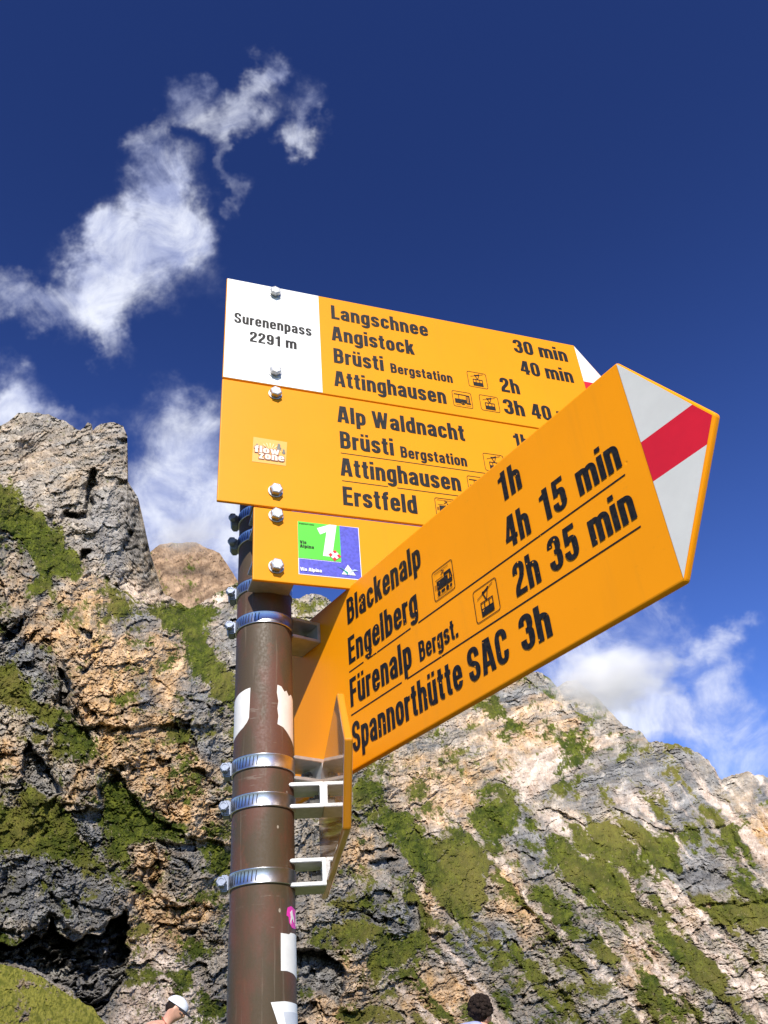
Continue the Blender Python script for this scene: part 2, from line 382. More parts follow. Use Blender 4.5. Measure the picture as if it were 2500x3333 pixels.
TAN = [
    c1((420, 1330), (500, 1280), (640, 1230), (700, 1350), (740, 1480), (820, 1700), (1000, 1600), (1150, 1560), (1280, 1700), (1300, 1900), (1200, 2212), (500, 2212), (430, 1900), (480, 1500)),
    c1((150, 1500), (420, 1500), (450, 1800), (400, 1850), (220, 1700)), c1((0, 1180), (140, 1200), (150, 1420), (0, 1480)),
    c2((500, 0), (1200, 0), (1350, 300), (1420, 500), (1600, 850), (1600, 1000), (1340, 930), (1000, 740), (880, 560), (720, 420), (620, 200)),
    c2((-300, 250), (130, 250), (150, 480), (-300, 520)), c2((830, 1030), (1080, 920), (1110, 1080), (1100, 1300), (900, 1200)),
    c2((1250, 1380), (1500, 1380), (1540, 1600), (1250, 1560)), c2((400, 560), (680, 540), (690, 700), (420, 690)),
    c2((900, 1300), (1300, 1350), (1300, 1600), (900, 1800)),
    c3((560, 100), (860, 60), (1060, 180), (940, 260), (720, 330), (600, 300), (400, 300), (250, 340), (430, 540), (600, 560), (560, 400), (700, 420)),
    c3((640, 680), (760, 740), (860, 940), (760, 960), (690, 850)), c3((1570, 480), (1659, 470), (1800, 640), (1580, 640)), c3((1280, 850), (1420, 810), (1430, 890), (1300, 890)),
    c3((100, 560), (240, 600), (240, 720), (100, 720)), c3((420, 730), (500, 800), (490, 930), (430, 900)), c3((130, 970), (210, 1000), (200, 1200), (130, 1190)),
    c3((0, 1180), (120, 1190), (300, 1253), (0, 1300)), c3((350, 1080), (620, 1100), (600, 1300), (350, 1253)), c3((1150, 900), (1300, 1100), (1400, 1253), (1250, 1253), (1100, 1000)),
    c1((920, 1170), (1010, 1250), (1000, 1310), (900, 1280)),
]
DARK = [  # clefts and hollows shaped and coloured to make dark shade: outline, depth in photograph pixels
    (c2((190, 250), (240, 330), (350, 450), (400, 600), (330, 640), (200, 560), (140, 450)), 130),
    (c2((-300, 1640), (100, 1660), (220, 1600), (300, 1640), (350, 1480), (420, 1600), (520, 1640), (600, 1600), (700, 1600), (740, 1500), (870, 1440), (900, 1700), (860, 1950), (760, 2060), (640, 2160), (500, 1990), (300, 1870), (150, 1800), (-300, 1780)), 300),
    (c1((410, 1850), (450, 1880), (480, 2100), (460, 2180), (410, 2100)), 120), (c1((0, 1640), (140, 1500), (130, 1600), (20, 1700)), 120),
    (c1((540, 1600), (640, 1600), (650, 1650), (560, 1640)), 60), (c1((550, 1890), (660, 1800), (640, 1850), (560, 1920)), 60),
    (c1((1290, 2080), (1400, 2100), (1480, 2150), (1400, 2170), (1300, 2140)), 70), (c1((1040, 1860), (1070, 1840), (1060, 1930), (1040, 1930)), 50),
    (c3((230, 660), (330, 655), (300, 710), (250, 700)), 90), (c3((360, 830), (400, 810), (400, 910), (370, 890)), 80),
    (c3((-60, 1000), (60, 980), (140, 1060), (120, 1180), (20, 1130)), 150), (c3((1270, 700), (1480, 700), (1540, 760), (1400, 790)), 45),
    (c2((690, 560), (715, 560), (715, 700), (690, 690)), 60), (c2((1090, 950), (1360, 960), (1370, 1030), (1200, 1010)), 50),
    (c2((1010, 1220), (1080, 1220), (1080, 1290), (1050, 1270)), 60), (c2((1230, 1550), (1380, 1560), (1340, 1610), (1240, 1580)), 50),
    (c2((340, 1310), (430, 1330), (430, 1500), (380, 1420)), 60), (c2((500, 1350), (560, 1380), (550, 1560), (500, 1480)), 60),
]
STEPS = [  # rock masses standing proud of what lies behind them
    (c2((-400, 980), (220, 1000), (520, 1080), (700, 1120), (880, 1230), (890, 1420), (700, 1520), (560, 1590), (350, 1430), (250, 1560), (-400, 1570)), 75),
    (c2((360, 250), (640, 250), (700, 360), (715, 700), (700, 720), (400, 690), (390, 600)), 55),
    (c1((420, 1330), (640, 1230), (740, 1480), (820, 1700), (1280, 1700), (1300, 1900), (1500, 2260), (500, 2260), (440, 1850)), 55),
    (c2((500, -40), (1500, -40), (1510, 200), (1590, 600), (1600, 980), (1340, 930), (1000, 740), (880, 560), (720, 420), (620, 200)), 55),
    (c1((-600, 560), (70, 590), (250, 780), (560, 1130), (640, 1200), (480, 1330), (420, 1330), (300, 1500), (-600, 1600)), 40),
    (c2((1080, 920), (1370, 940), (1390, 1050), (1500, 1250), (1480, 1400), (1250, 1380), (1100, 1300)), 45),
    (c2((880, 1220), (1000, 1280), (1020, 1500), (1010, 1640), (900, 1640)), 40), (c2((1200, 1350), (1530, 1380), (1550, 1640), (1250, 1600)), 35),
    (c3((440, 715), (505, 800), (490, 930), (425, 900)), 55), (c3((760, 560), (860, 545), (875, 700), (960, 860), (860, 960), (760, 760)), 40),
    (c3((100, 560), (240, 600), (350, 760), (360, 900), (240, 850), (100, 830)), 40), (c3((-60, 860), (120, 830), (240, 880), (210, 980), (-60, 1000)), 45),
    (c3((130, 960), (215, 990), (205, 1210), (125, 1200)), 55), (c3((480, 900), (640, 880), (790, 960), (880, 1253), (600, 1300), (420, 1253), (500, 1050)), 35),
    (c3((1280, 580), (1500, 560), (1900, 470), (1900, 770), (1430, 830), (1250, 850), (1150, 720)), 40), (c3((850, 470), (1050, 330), (1240, 240), (1340, 250), (1480, 380), (1500, 540), (1300, 560), (1100, 470), (1000, 540)), 45),
    (c3((600, 30), (800, -30), (1060, 180), (1000, 320), (830, 420), (760, 470), (700, 420), (690, 330), (560, 400)), 30)]
SLAB = [c3((420, 250), (560, 130), (860, 60), (1060, 180), (1200, 230), (1000, 340), (830, 430), (760, 470), (700, 420), (690, 330), (560, 300)), c3((240, 330), (430, 320), (600, 420), (560, 540), (430, 540), (330, 470))]
DARK_TOWER = [(c1((632, 470), (650, 455), (668, 500), (655, 560), (672, 610), (640, 660), (646, 720), (622, 760), (628, 840), (600, 862), (560, 850), (520, 855), (440, 828), (420, 808), (520, 800), (575, 770), (600, 700), (612, 640), (600, 560)), 95),
              (c1((570, 1050), (610, 1040), (600, 1110), (560, 1120)), 70), (c1((890, 900), (950, 920), (930, 960), (890, 940)), 40),
              (c1((630, 160), (642, 160), (645, 300), (632, 280)), 40), (c1((800, 270), (880, 280), (870, 340), (800, 320)), 40)]

SLATE = [
    c3((1000, 330), (1230, 240), (1330, 250), (1480, 370), (1500, 520), (1300, 560), (1080, 470), (850, 470), (840, 410)), c3((560, 120), (700, 20), (800, 20), (790, 110), (640, 135)),
    c3((1350, 580), (1480, 560), (1500, 640), (1450, 700), (1560, 740), (1480, 790), (1300, 760)), c3((1590, 380), (1800, 380), (1800, 480), (1590, 470)),
    c3((60, 740), (330, 800), (420, 900), (300, 1000), (100, 960)), c3((740, 430), (860, 560), (870, 680), (800, 740), (760, 600)), c3((480, 900), (640, 880), (780, 960), (740, 1040), (500, 1000)),
    c3((900, 1000), (1050, 1000), (1150, 1090), (960, 1100)), c1((-300, 1640), (200, 1700), (420, 1900), (420, 2180), (200, 2000), (-300, 1850)), c1((640, 640), (900, 640), (990, 950), (930, 1250), (640, 1150), (560, 980)),
    c1((720, 1480), (1050, 1450), (1180, 1560), (900, 1640), (800, 1600)), c1((1290, 1950), (1450, 2050), (1530, 2212), (1300, 2180)), c1((930, 1900), (1100, 2000), (1080, 2200), (900, 2150)),
    c2((1150, 80), (1480, 250), (1600, 600), (1450, 480), (1320, 330)), c2((200, 1000), (880, 1220), (880, 1450), (500, 1540), (-300, 1500), (-300, 1000)), c1((1500, 1450), (1700, 1350), (1700, 2000), (1560, 1800)),
    c2((500, 700), (700, 740), (720, 1050), (520, 950)), c1((100, 270), (560, 260), (560, 300), (100, 320))]
def make_rock():
    m, t, b = mat('mountain_rock')
    att = t.n('Attribute', attribute_name='zones'); sp = t.n('SeparateColor', {0: att.outputs['Color']})
    tone = t.n('Attribute', attribute_name='tone').outputs['Fac']
    o = t.n('TexCoord').outputs['Object']; geo = t.n('NewGeometry')
    far = t.n('Attribute', attribute_name='grain').outputs['Fac']      # size of the rock's grain here
    q = t.n('VectorMath', {0: o, 3: far}, operation='SCALE').outputs[0]
    n1 = t.noise(q, 0.05, 6, 0.65); n2 = t.noise(q, 0.45, 6, 0.7); n3 = t.noise(t.vec('MULTIPLY', q, (1, 1, 3.5)), 0.16, 6, 0.7); n4 = t.noise(t.vec('MULTIPLY', q, (2.5, 1, .5)), 0.13, 5, 0.65)
    grey = t.mix(t.ramp(n1, 0.38, 0.62), (0.225, 0.20, 0.165), (0.385, 0.335, 0.265))
    grey = t.mix(t.math('MULTIPLY', t.ramp(n3, 0.50, 0.60), 0.75), grey, (0.145, 0.150, 0.150))
    grey = t.mix(t.math('MULTIPLY', t.ramp(n2, 0.54, 0.66), 0.75), grey, (0.52, 0.46, 0.38))
    grey = t.mix(t.math('MULTIPLY', t.ramp(n4, 0.54, 0.66), 0.5), grey, (0.40, 0.31, 0.20))
    ochre = t.mix(t.ramp(n2, 0.38, 0.62), (0.45, 0.28, 0.13), (0.68, 0.48, 0.285))
    ochre = t.mix(t.math('MULTIPLY', t.ramp(n3, 0.52, 0.64), 0.75), ochre, (0.25, 0.22, 0.18))
    ochre = t.mix(t.math('MULTIPLY', t.ramp(n4, 0.52, 0.66), 0.55), ochre, (0.60, 0.36, 0.12))
    slate_shade = t.mix(t.ramp(n3, 0.40, 0.60), (0.100, 0.105, 0.110), (0.265, 0.262, 0.25))
    slate_shade = t.mix(t.math('MULTIPLY', t.ramp(n2, 0.54, 0.66), 0.6), slate_shade, (0.46, 0.42, 0.36))
    pale = t.mix(t.ramp(n2, 0.38, 0.62), (0.44, 0.34, 0.26), (0.70, 0.59, 0.48))
    g1 = t.mix(t.ramp(n2, 0.36, 0.64), (0.042, 0.062, 0.008), (0.150, 0.170, 0.022))
    n5 = t.noise(q, 1.6, 4, 0.7)
    g1 = t.mix(t.math('MULTIPLY', t.ramp(n5, 0.44, 0.60), 0.65), g1, (0.030, 0.042, 0.006))
    g1 = t.mix(t.math('MULTIPLY', t.ramp(n5, 0.60, 0.70), 0.7), g1, (0.36, 0.31, 0.16))
    g1 = t.mix(t.math('MULTIPLY', t.ramp(n1, 0.42, 0.66), 0.6), g1, (0.23, 0.19, 0.05))
    g1 = t.mix(t.n('Attribute', attribute_name='lush').outputs['Fac'], g1, t.mix(t.ramp(n5, 0.40, 0.62), (0.46, 0.43, 0.075), (0.21, 0.225, 0.03)))
    bro = t.mix(t.ramp(n2, 0.35, 0.65), (0.15, 0.095, 0.058), (0.34, 0.23, 0.145))
    c = t.mix(sp.outputs[1], grey, ochre)
    c = t.mix(t.n('Attribute', attribute_name='brown').outputs['Fac'], c, bro)
    c = t.mix(t.math('MULTIPLY', t.n('Attribute', attribute_name='slate_shade').outputs['Fac'], 0.9), c, slate_shade)
    c = t.mix(sp.outputs[2], c, pale)
    k = t.ramp(tone, 0.0, 1.0, 0.66, 1.60, smooth=False)
    c = t.n('VectorMath', {0: c, 3: k}, operation='SCALE').outputs[0]
    c = t.mix(sp.outputs[0], c, g1)
    t.L.new(c, b.inputs['Base Color']); b.inputs['Roughness'].default_value = 0.95; b.inputs['Specular IOR Level'].default_value = 0.1
    bp = t.n('Bump', {'Height': t.noise(q, 1.1, 6, 0.75), 'Strength': 0.9, 'Distance': 1.2}); t.L.new(bp.outputs[0], b.inputs['Normal'])
    return m
M['rock'] = make_rock()

def rock_sheet(name, sky, ctrl, x0, x1, nx, ny, ybot, seed, rib=1.0, amp=1.0, dark=(), zones=True, brown=0.0, dip=0.22, tan_all=0.0, pale_all=0.0, grass_all=0.0, jag=6.0, thick=0.3, ledge=1.0, diagr=1.0, pale=PALE, clm=1.0, slate_all=0.0, lush=0.0):
    """a mountain face: relief built on rays from the pass, at its own distance, closed by a back side running down behind the ridge"""
    xs = np.linspace(x0, x1, nx)
    sx, sy = np.array(sky, float).T
    ys = np.interp(xs, sx, sy)+jag*fbm(xs/38, xs*0+seed, 4, seed+90)+jag*0.5*(blocks(xs/17, xs*0+.5, seed+70)[0])
    v = np.linspace(0, 1, ny)[:, None]
    ker = np.exp(-np.linspace(-2.2, 2.2, 61)**2); ker /= ker.sum()
    yl = np.convolve(np.pad(ys, 30, 'edge'), ker, 'valid')
    X = np.broadcast_to(xs, (ny, nx)).copy(); Y = yl[None]+v*(ybot-yl[None])+(ys-yl)[None]*np.clip(1-v/.30, 0, 1)**2
    r = rbf(ctrl)(X, Y)
    f = lambda s, k, o=3: fbm(X/s, Y/s, o, seed+k)
    wx, wy = 26*f(90, 1)+7*f(22, 3), 26*f(90, 2)+7*f(22, 4)
    G = soft_poly(X, Y, GRASS, 34, wx*.6, wy*.6) if zones else np.zeros_like(X)
    T = soft_poly(X, Y, TAN, 70, wx*1.3, wy*1.3) if zones else np.zeros_like(X)
    P = soft_poly(X, Y, pale, 30 if zones else 14, wx*.6*zones, wy*.6*zones) if pale else np.zeros_like(X)
    T = np.clip(T+.40*f(60, 15, 4)*(.35+1.3*T*(1-T)*2)+.10*f(10, 16), 0, 1)
    SL = np.clip(1.25*soft_poly(X, Y, SLATE, 55, wx, wy)+.45*f(50, 18, 4)-.1, 0, 1) if zones else np.zeros_like(X)
    U0 = X+.5*wx
    far = np.clip((r-310)/260, 0, 1)*(diagr > 0)          # the distant upper face: smoother, thin tilted beds
    if zones and diagr:
        sm = lambda a, lo, hi: (lambda q: q*q*(3-2*q))(np.clip((a-lo)/(hi-lo), 0, 1))
        wz = sm(X, 1000, 1500)*sm(Y+.25*(X-1500), 2560, 2800)
        S1 = X-Y/1.12+.8*wx; A1 = X+Y
        strip = fbm(S1/85, A1/1500, 2, seed+200)+.55*fbm(S1/30, A1/900, 2, seed+210)
        bandn = fbm(U0/420, (Y+.27*U0)/30, 4, seed+220); band2 = fbm(U0/500, (Y+.25*U0)/46, 4, seed+230)
        T = np.clip(T+far*(1-wz)*(.75*bandn), 0, 1); SL = np.clip(SL+far*(1-wz)*(.55*band2-.05), 0, 1)
    else: wz = strip = 0.0
    # relief, in photograph pixels; positive comes towards the viewer
    U, V = X+.6*wx, Y+.6*wy
    t = V+dip*U
    lean = np.clip((X-1150)/500, 0, 1)*diagr
    def ribs(Q, W): return 62*rib*(ridged(Q/330, W/620, 3, seed+10)-.6)+30*rib*(ridged(Q/120, W/260, 3, seed+14)-.6)+13*rib*(ridged(Q/46, W/100, 2, seed+16)-.6)
    d = ribs(U+V*.22, V+U*.2)*(1-lean)+(ribs(U-V*.8, V*.6+U*.8)*lean if diagr and lean.max() > 0 else 0)
    for poly, up in (STEPS if zones and diagr else ()): d = d+up*soft_poly(X, Y, [poly], 7, .45*wx, .45*wy, 5)
    b0, e0, i0 = blocks((U+20*f(60, 34))/70, (V+30*f(60, 35))/190, seed+26, .7)
    b1, e1, i1 = blocks(U/85, t/52, seed+20); b2, e2, i2 = blocks((U+5*f(20, 30))/27, (t+4*f(20, 31))/13, seed+30); b3, e3, i3 = blocks((U+2*f(9, 32))/10.5, t/6.0, seed+40, 1.1)
    sc = np.clip(.75+.9*f(130, 33, 2), .25, 1.6)
    near = 1-far
    d_rock = near*30*b0*(lean < .5)*clm+(30*b1-10*(e1 < .05))*(.30+.70*near)+(11.5*b2*sc-5*(e2 < .08))*(.45+.55*near)+(5.5*b3*sc-2.2*(e3 < .10))*(.65+.35*near)
    tt = t/21+1.5*f(120, 50)*(.4+.6*near)
    saw = tt-np.floor(tt); bed = np.clip(.6+.9*f(150, 51, 2), 0, 1.4)
    d_rock += (12*ledge*(saw-.5)+5*ledge*((tt*2.7) % 1-.5))*bed*near
    t2 = t/15+.9*f(160, 52, 4); w2 = t2-np.floor(t2); t3 = t2*2.6+.8*f(30, 53); d_rock += far*(11*(w2-.5)+5*((t3 % 1)-.5))*np.clip(.55+1.1*f(110, 54, 3), 0, 1.5)
    d_rock += (5.0*f(9, 60, 3)+3.4*vnoise(X/4.2, Y/4.2, seed+61))*(.6+.4*near)
    # turf roots on what faces up and keeps off the overhangs
    full = d+amp*d_rock
    gy = np.zeros_like(full); n3 = 3; gy[n3:-n3] = full[2*n3:]-full[:-2*n3]
    c0 = np.cumsum(np.pad(gy, ((4, 4), (0, 0)), 'edge'), 0); gy = (c0[7:]-c0[:-7])[:gy.shape[0]]/7
    ledge_f = np.tanh(gy/16)
    gn = .40*f(44, 5, 4)+.36*f(13, 8, 3)+.34*f(5.5, 9, 3)
    G = np.clip((np.maximum(G*1.75, np.clip(.85*f(130, 6)+.26+.16*lean+grass_all*2, 0, 1.3))+gn*.95*(1-.35*wz)+.30*ledge_f*(1-.5*wz)+wz*(.85*strip+.04)+(.30*b2+.22*b3+.16*b1)*(.5+.5*wz)-.60)/.26, 0, 1)
    if zones and diagr: P = np.maximum(np.maximum(P, .40*soft_poly(X, Y, SLAB, 40, wx, wy)*np.clip(.7+bandn, .2, 1.2)), wz*np.clip(-1.5*strip-.42, 0, .9))
    P = np.clip(P*1.1+.45*f(38, 17, 4)*np.minimum(1, P*3)-.05, 0, 1)*(1-G*.8)
    soft = np.clip(G*.85+P*.6, 0, 1)
    d_soft = 11*f(60, 62)+8.0*f(17, 63)+5.5*f(6, 64, 2)
    d = d+amp*(d_rock*(1-soft)+(d_soft+.25*d_rock)*soft)
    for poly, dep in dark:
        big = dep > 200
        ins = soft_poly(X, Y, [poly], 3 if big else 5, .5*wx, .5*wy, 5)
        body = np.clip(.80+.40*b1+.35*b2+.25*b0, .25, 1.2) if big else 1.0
        d = d-dep*ins*body; SL = np.maximum(SL, ins*.8); G = G*(1-ins); P = P*(1-ins); T = T*(1-ins*.4)  # slate colour also painted into the clefts to deepen their shade
    # positive d comes towards the viewer
    r = r-d*r/FPX
    D = rays(X, Y); PT = CAM+D*r[..., None]
    # back side
    bk = []
    for j, (dy, dr) in enumerate(((3, .02), (20, .06), (90, .15), (400, thick))):
        bk.append(CAM+rays(xs, ys+dy)*(r[0]*(1+dr))[:, None])
    PT = np.concatenate([np.array(bk[::-1]), PT], 0); nb = len(bk)
    pad = lambda a: np.concatenate([np.repeat(a[:1], nb, 0), a], 0).ravel()
    N = PT.shape[0]; idx = np.arange(N*nx).reshape(N, nx)
    F = np.stack([idx[:-1, :-1], idx[1:, :-1], idx[1:, 1:], idx[:-1, 1:]], -1).reshape(-1, 4)
    me = bpy.data.meshes.new(name)
    me.vertices.add(N*nx); me.vertices.foreach_set('co', PT.astype(np.float32).ravel())
    me.loops.add(F.size); me.loops.foreach_set('vertex_index', F.astype(np.int32).ravel())
    me.polygons.add(len(F)); me.polygons.foreach_set('loop_start', np.arange(0, F.size, 4, dtype=np.int32))
    me.update(calc_edges=True)
    me.polygons.foreach_set('use_smooth', np.zeros(len(F), bool))
    col = np.stack([pad(G), np.clip(pad(T)+tan_all, 0, 1), np.clip(pad(P)+pale_all, 0, 1), np.ones(N*nx)], -1).astype(np.float32)
    a = me.attributes.new('zones', 'FLOAT_COLOR', 'POINT'); a.data.foreach_set('color', col.ravel())
    tone = np.clip(.5+(.30*(i1-.5)+.45*(i2-.5)+.55*(i3-.5))*(.45+.55*near)+.25*f(5, 80, 2)+far*(.30*(_h(np.floor(t2), np.floor(t2)*0, 7)-.5)+.30*(_h(np.floor(t3), np.floor(t3)*0, 9)-.5)), 0, 1)
    for nm, arr in (('tone', pad(tone)), ('grain', pad(200.0/r)), ('brown', np.full(N*nx, brown)), ('slate_shade', np.clip(pad(SL*(1-G))+slate_all*(1-pad(G)), 0, 1)), ('lush', np.full(N*nx, lush))):
        a = me.attributes.new(nm, 'FLOAT', 'POINT'); a.data.foreach_set('value', arr.astype(np.float32))
    o = link_mesh(name, me, M['rock']); o['kind'] = 'structure'
    return o

FRONT_SKY = [(-300, 1500), (0, 1570), (90, 1660), (140, 1690), (190, 1770), (260, 1830), (300, 1870), (350, 1890), (410, 1930), (440, 1962), (520, 1982), (600, 1980), (640, 1972), (700, 1935), (771, 1895), (860, 1920), (950, 1950), (1030, 1930), (1060, 1945), (1090, 1962), (1200, 2020), (1400, 2100), (1600, 2150), (1700, 2195), (1777, 2263), (1902, 2330), (2033, 2364), (2081, 2378), (2117, 2415), (2206, 2422), (2269, 2446), (2327, 2499), (2348, 2538), (2385, 2523), (2423, 2511), (2491, 2528), (2800, 2560)]
FRONT_CTRL = [(0, 3333, 130), (400, 3333, 125), (800, 3333, 150), (1250, 3333, 175), (1700, 3333, 225), (2100, 3333, 265), (2500, 3333, 300),
    (0, 2900, 165), (400, 2900, 165), (800, 2900, 200), (1200, 2900, 235), (1700, 2900, 330), (2100, 2900, 420), (2500, 2900, 450),
    (0, 2600, 182), (400, 2600, 188), (700, 2600, 212), (1100, 2600, 290), (1500, 2600, 430), (2000, 2600, 600), (2500, 2650, 640),
    (0, 2300, 208), (400, 2300, 212), (700, 2300, 252), (1100, 2300, 340), (1500, 2300, 600), (1800, 2350, 800), (300, 2050, 235), (500, 2150, 262), (560, 2040, 330), (600, 1990, 440), (700, 1950, 450), (770, 1900, 440), (1000, 1950, 450),
    (100, 1850, 275), (0, 1600, 300), (1700, 2200, 860), (2100, 2400, 900), (2450, 2530, 900), (2800, 2560, 950), (-300, 1500, 310), (1250, 3600, 150)]
rock_sheet('mountain', FRONT_SKY, FRONT_CTRL, -260, 2760, 960, 580, 3560, 1, dark=DARK, amp=1.25)
TOWER_SKY = [(-300, 1420), (0, 1385), (30, 1370), (60, 1345), (95, 1342), (160, 1350), (200, 1368), (235, 1385), (262, 1402), (275, 1390), (285, 1376), (298, 1378), (302, 1402), (312, 1388), (330, 1378), (370, 1375), (400, 1385), (415, 1420), (416, 1480), (412, 1560), (450, 1620), (468, 1700), (490, 1800), (520, 1900), (532, 1930), (570, 1952), (620, 1985), (700, 2050)]
TOWER_CTRL = [(0, 1400, 540), (300, 1400, 520), (415, 1450, 520), (0, 1600, 500), (300, 1700, 470), (450, 1700, 490), (300, 1950, 430), (520, 1930, 470), (600, 2000, 460), (100, 2100, 400), (700, 2100, 450)]
rock_sheet('cliff', TOWER_SKY, TOWER_CTRL, -260, 640, 320, 280, 2150, 3, dark=DARK_TOWER, rib=1.0, amp=1.0, dip=.30, jag=3.5, clm=1.3, slate_all=.28, pale_all=.14, grass_all=-.5, ledge=.7)
PEAK_SKY = [(300, 2000), (430, 1850), (490, 1795), (520, 1772), (590, 1765), (640, 1766), (680, 1785), (715, 1800), (740, 1840), (775, 1890), (860, 1960), (1000, 2050), (1200, 2200)]
rock_sheet('peak', PEAK_SKY, [(300, 2000, 1300), (600, 1770, 1450), (600, 2000, 1200), (1000, 2000, 1350), (1000, 2200, 1150)], 300, 1200, 300, 120, 2250, 7, rib=.6, amp=.7, zones=False, brown=.95, tan_all=.1, dip=.35, jag=3, pale=None)
BACK_SKY = [(1500, 2120), (1650, 2130), (1720, 2185), (1763, 2190), (1790, 2208), (1813, 2236), (1826, 2228), (1845, 2216), (1880, 2215), (1950, 2277), (2000, 2330), (2040, 2375), (2150, 2450)]
rock_sheet('ridge', BACK_SKY, [(1500, 2150, 1100), (1760, 2190, 1200), (1900, 2230, 1250), (2050, 2380, 1150), (1800, 2500, 1000)], 1500, 2150, 220, 90, 2520, 11, rib=.6, amp=.8, zones=False, dip=-.1, jag=3, pale=None)
rock_sheet('grass_slope', [(-400, 3020), (0, 3137), (60, 3150), (140, 3185), (220, 3235), (300, 3278), (345, 3333), (420, 3380), (700, 3480)],
           [(-400, 3030, 95), (0, 3140, 90), (300, 3280, 82), (0, 3400, 60), (300, 3450, 55), (700, 3500, 62)], -400, 640, 360, 170, 3560, 13, rib=.3, amp=1.4, zones=False, lush=.9, grass_all=.60, jag=7, tan_all=.4,
           pale=[c2((-400, 1700), (0, 1780), (130, 1800), (330, 1930), (500, 2020), (660, 2140), (640, 2175), (480, 2075), (300, 1975), (100, 1860), (-400, 1830))])

# the pass itself: one sheet from the signpost out to the horizon
def make_ground():
    m, t, b = mat('alpine_turf')
    o = t.n('TexCoord').outputs['Object']
    n1 = t.noise(o, 0.5, 6, 0.6); n2 = t.noise(o, 9, 6, 0.65)
    c = t.mix(t.ramp(n2, .35, .65), (0.045, 0.07, 0.014), (0.12, 0.14, 0.035))
    c = t.mix(t.ramp(n1, .5, .62), c, t.mix(t.ramp(n2, .4, .6), (0.25, 0.20, 0.14), (0.40, 0.34, 0.26)))
    t.L.new(c, b.inputs['Base Color']); b.inputs['Roughness'].default_value = .95; b.inputs['Specular IOR Level'].default_value = .1
    bp = t.n('Bump', {'Height': n2, 'Strength': .8, 'Distance': .05}); t.L.new(bp.outputs[0], b.inputs['Normal'])
    return m
M['turf'] = make_ground()
def ground_z(x, y):
    r = np.hypot(x, y)
    return 0.72*np.clip((r-1.5)/7, 0, 1)**1.5*(y > -2)+np.clip(r-40, 0, 120)*.02*(y > 0)+.05*fbm(x/1.3, y/1.3, 3, 5)*np.clip(r/3, 0, 1)
def build_ground():
    rr = np.concatenate([[0], np.geomspace(.25, 6000, 110)]); na = 160
    aa = np.linspace(0, 2*np.pi, na, endpoint=False)
    Rg, A = np.meshgrid(rr[1:], aa, indexing='ij')
    x = -.1427+Rg*np.cos(A); y = .8477+Rg*np.sin(A); z = ground_z(x, y)
    P = np.concatenate([[[-.1427, .8477, 0]], np.stack([x, y, z], -1).reshape(-1, 3)])
    F = [(0, 1+i, 1+(i+1) % na) for i in range(na)]
    for j in range(len(rr)-2):
        for i in range(na):
            a = 1+j*na; F.append((a+i, a+na+i, a+na+(i+1) % na, a+(i+1) % na))
    me = bpy.data.meshes.new('ground'); me.from_pydata(P.tolist(), [], F); me.update()
    me.polygons.foreach_set('use_smooth', [True]*len(me.polygons))
    link_mesh('ground', me, M['turf'])['kind'] = 'structure'
build_ground()

# ------------------------------------------------------------------ lettering: a condensed grotesque drawn with a broad nib
SV, SH = 0.205, 0.150
XH = 0.74
def fillet(pts, closed):
    n = len(pts); out = []
    for i, p in enumerate(pts):
        x, y = p[0], p[1]; r = p[2] if len(p) > 2 else 0
        if r == 0 or (not closed and i in (0, n-1)): out.append((x, y)); continue
        q0, q1 = pts[i-1], pts[(i+1) % n]
        v0 = np.array([q0[0]-x, q0[1]-y]); v1 = np.array([q1[0]-x, q1[1]-y])
        l0, l1 = np.linalg.norm(v0), np.linalg.norm(v1)
        def lim(q, l, j): return min(r, l*(.5 if (len(q) > 2 and q[2] and (closed or 0 < j < n-1)) else 1.0))
        a = np.array([x, y])+v0/l0*lim(q0, l0, (i-1) % n); b = np.array([x, y])+v1/l1*lim(q1, l1, (i+1) % n)
        c = np.array([x, y]); ka, kb = a+(c-a)*.62, b+(c-b)*.62
        for k in range(9):
            s = k/8; out.append(tuple((1-s)**3*a+3*(1-s)**2*s*ka+3*(1-s)*s*s*kb+s**3*b))
    return out
def ribbon(pts, closed=False, sv=None, sh=None):
    sv, sh = sv or SV, sh or SH
    P = np.array(fillet(pts, closed)); keep = [0]
    for i in range(1, len(P)):
        if np.linalg.norm(P[i]-P[keep[-1]]) > 1e-5: keep.append(i)
    P = P[keep]
    if closed and np.linalg.norm(P[0]-P[-1]) < 1e-5: P = P[:-1]
    n = len(P); polys = []
    T = np.zeros_like(P)
    for i in range(n):
        a = P[i-1] if (closed or i) else P[i]; b = P[(i+1) % n] if (closed or i < n-1) else P[i]
        d0 = P[i]-a; d1 = b-P[i]
        t = (d0/(np.linalg.norm(d0)+1e-9))+(d1/(np.linalg.norm(d1)+1e-9)); T[i] = t/(np.linalg.norm(t)+1e-9)
    O = np.stack([-T[:, 1]*sv/2, T[:, 0]*sh/2], -1); Lf, Rr = P+O, P-O
    for i in range(n if closed else n-1):
        j = (i+1) % n; polys.append([Lf[i], Rr[i], Rr[j], Lf[j]])
    return polys
def rect(x0, x1, y0, y1): return [[(x0, y0), (x1, y0), (x1, y1), (x0, y1)]]
def diag(x0, y0, x1, y1, w): return [[(x0-w/2, y0), (x0+w/2, y0), (x1+w/2, y1), (x1-w/2, y1)]]
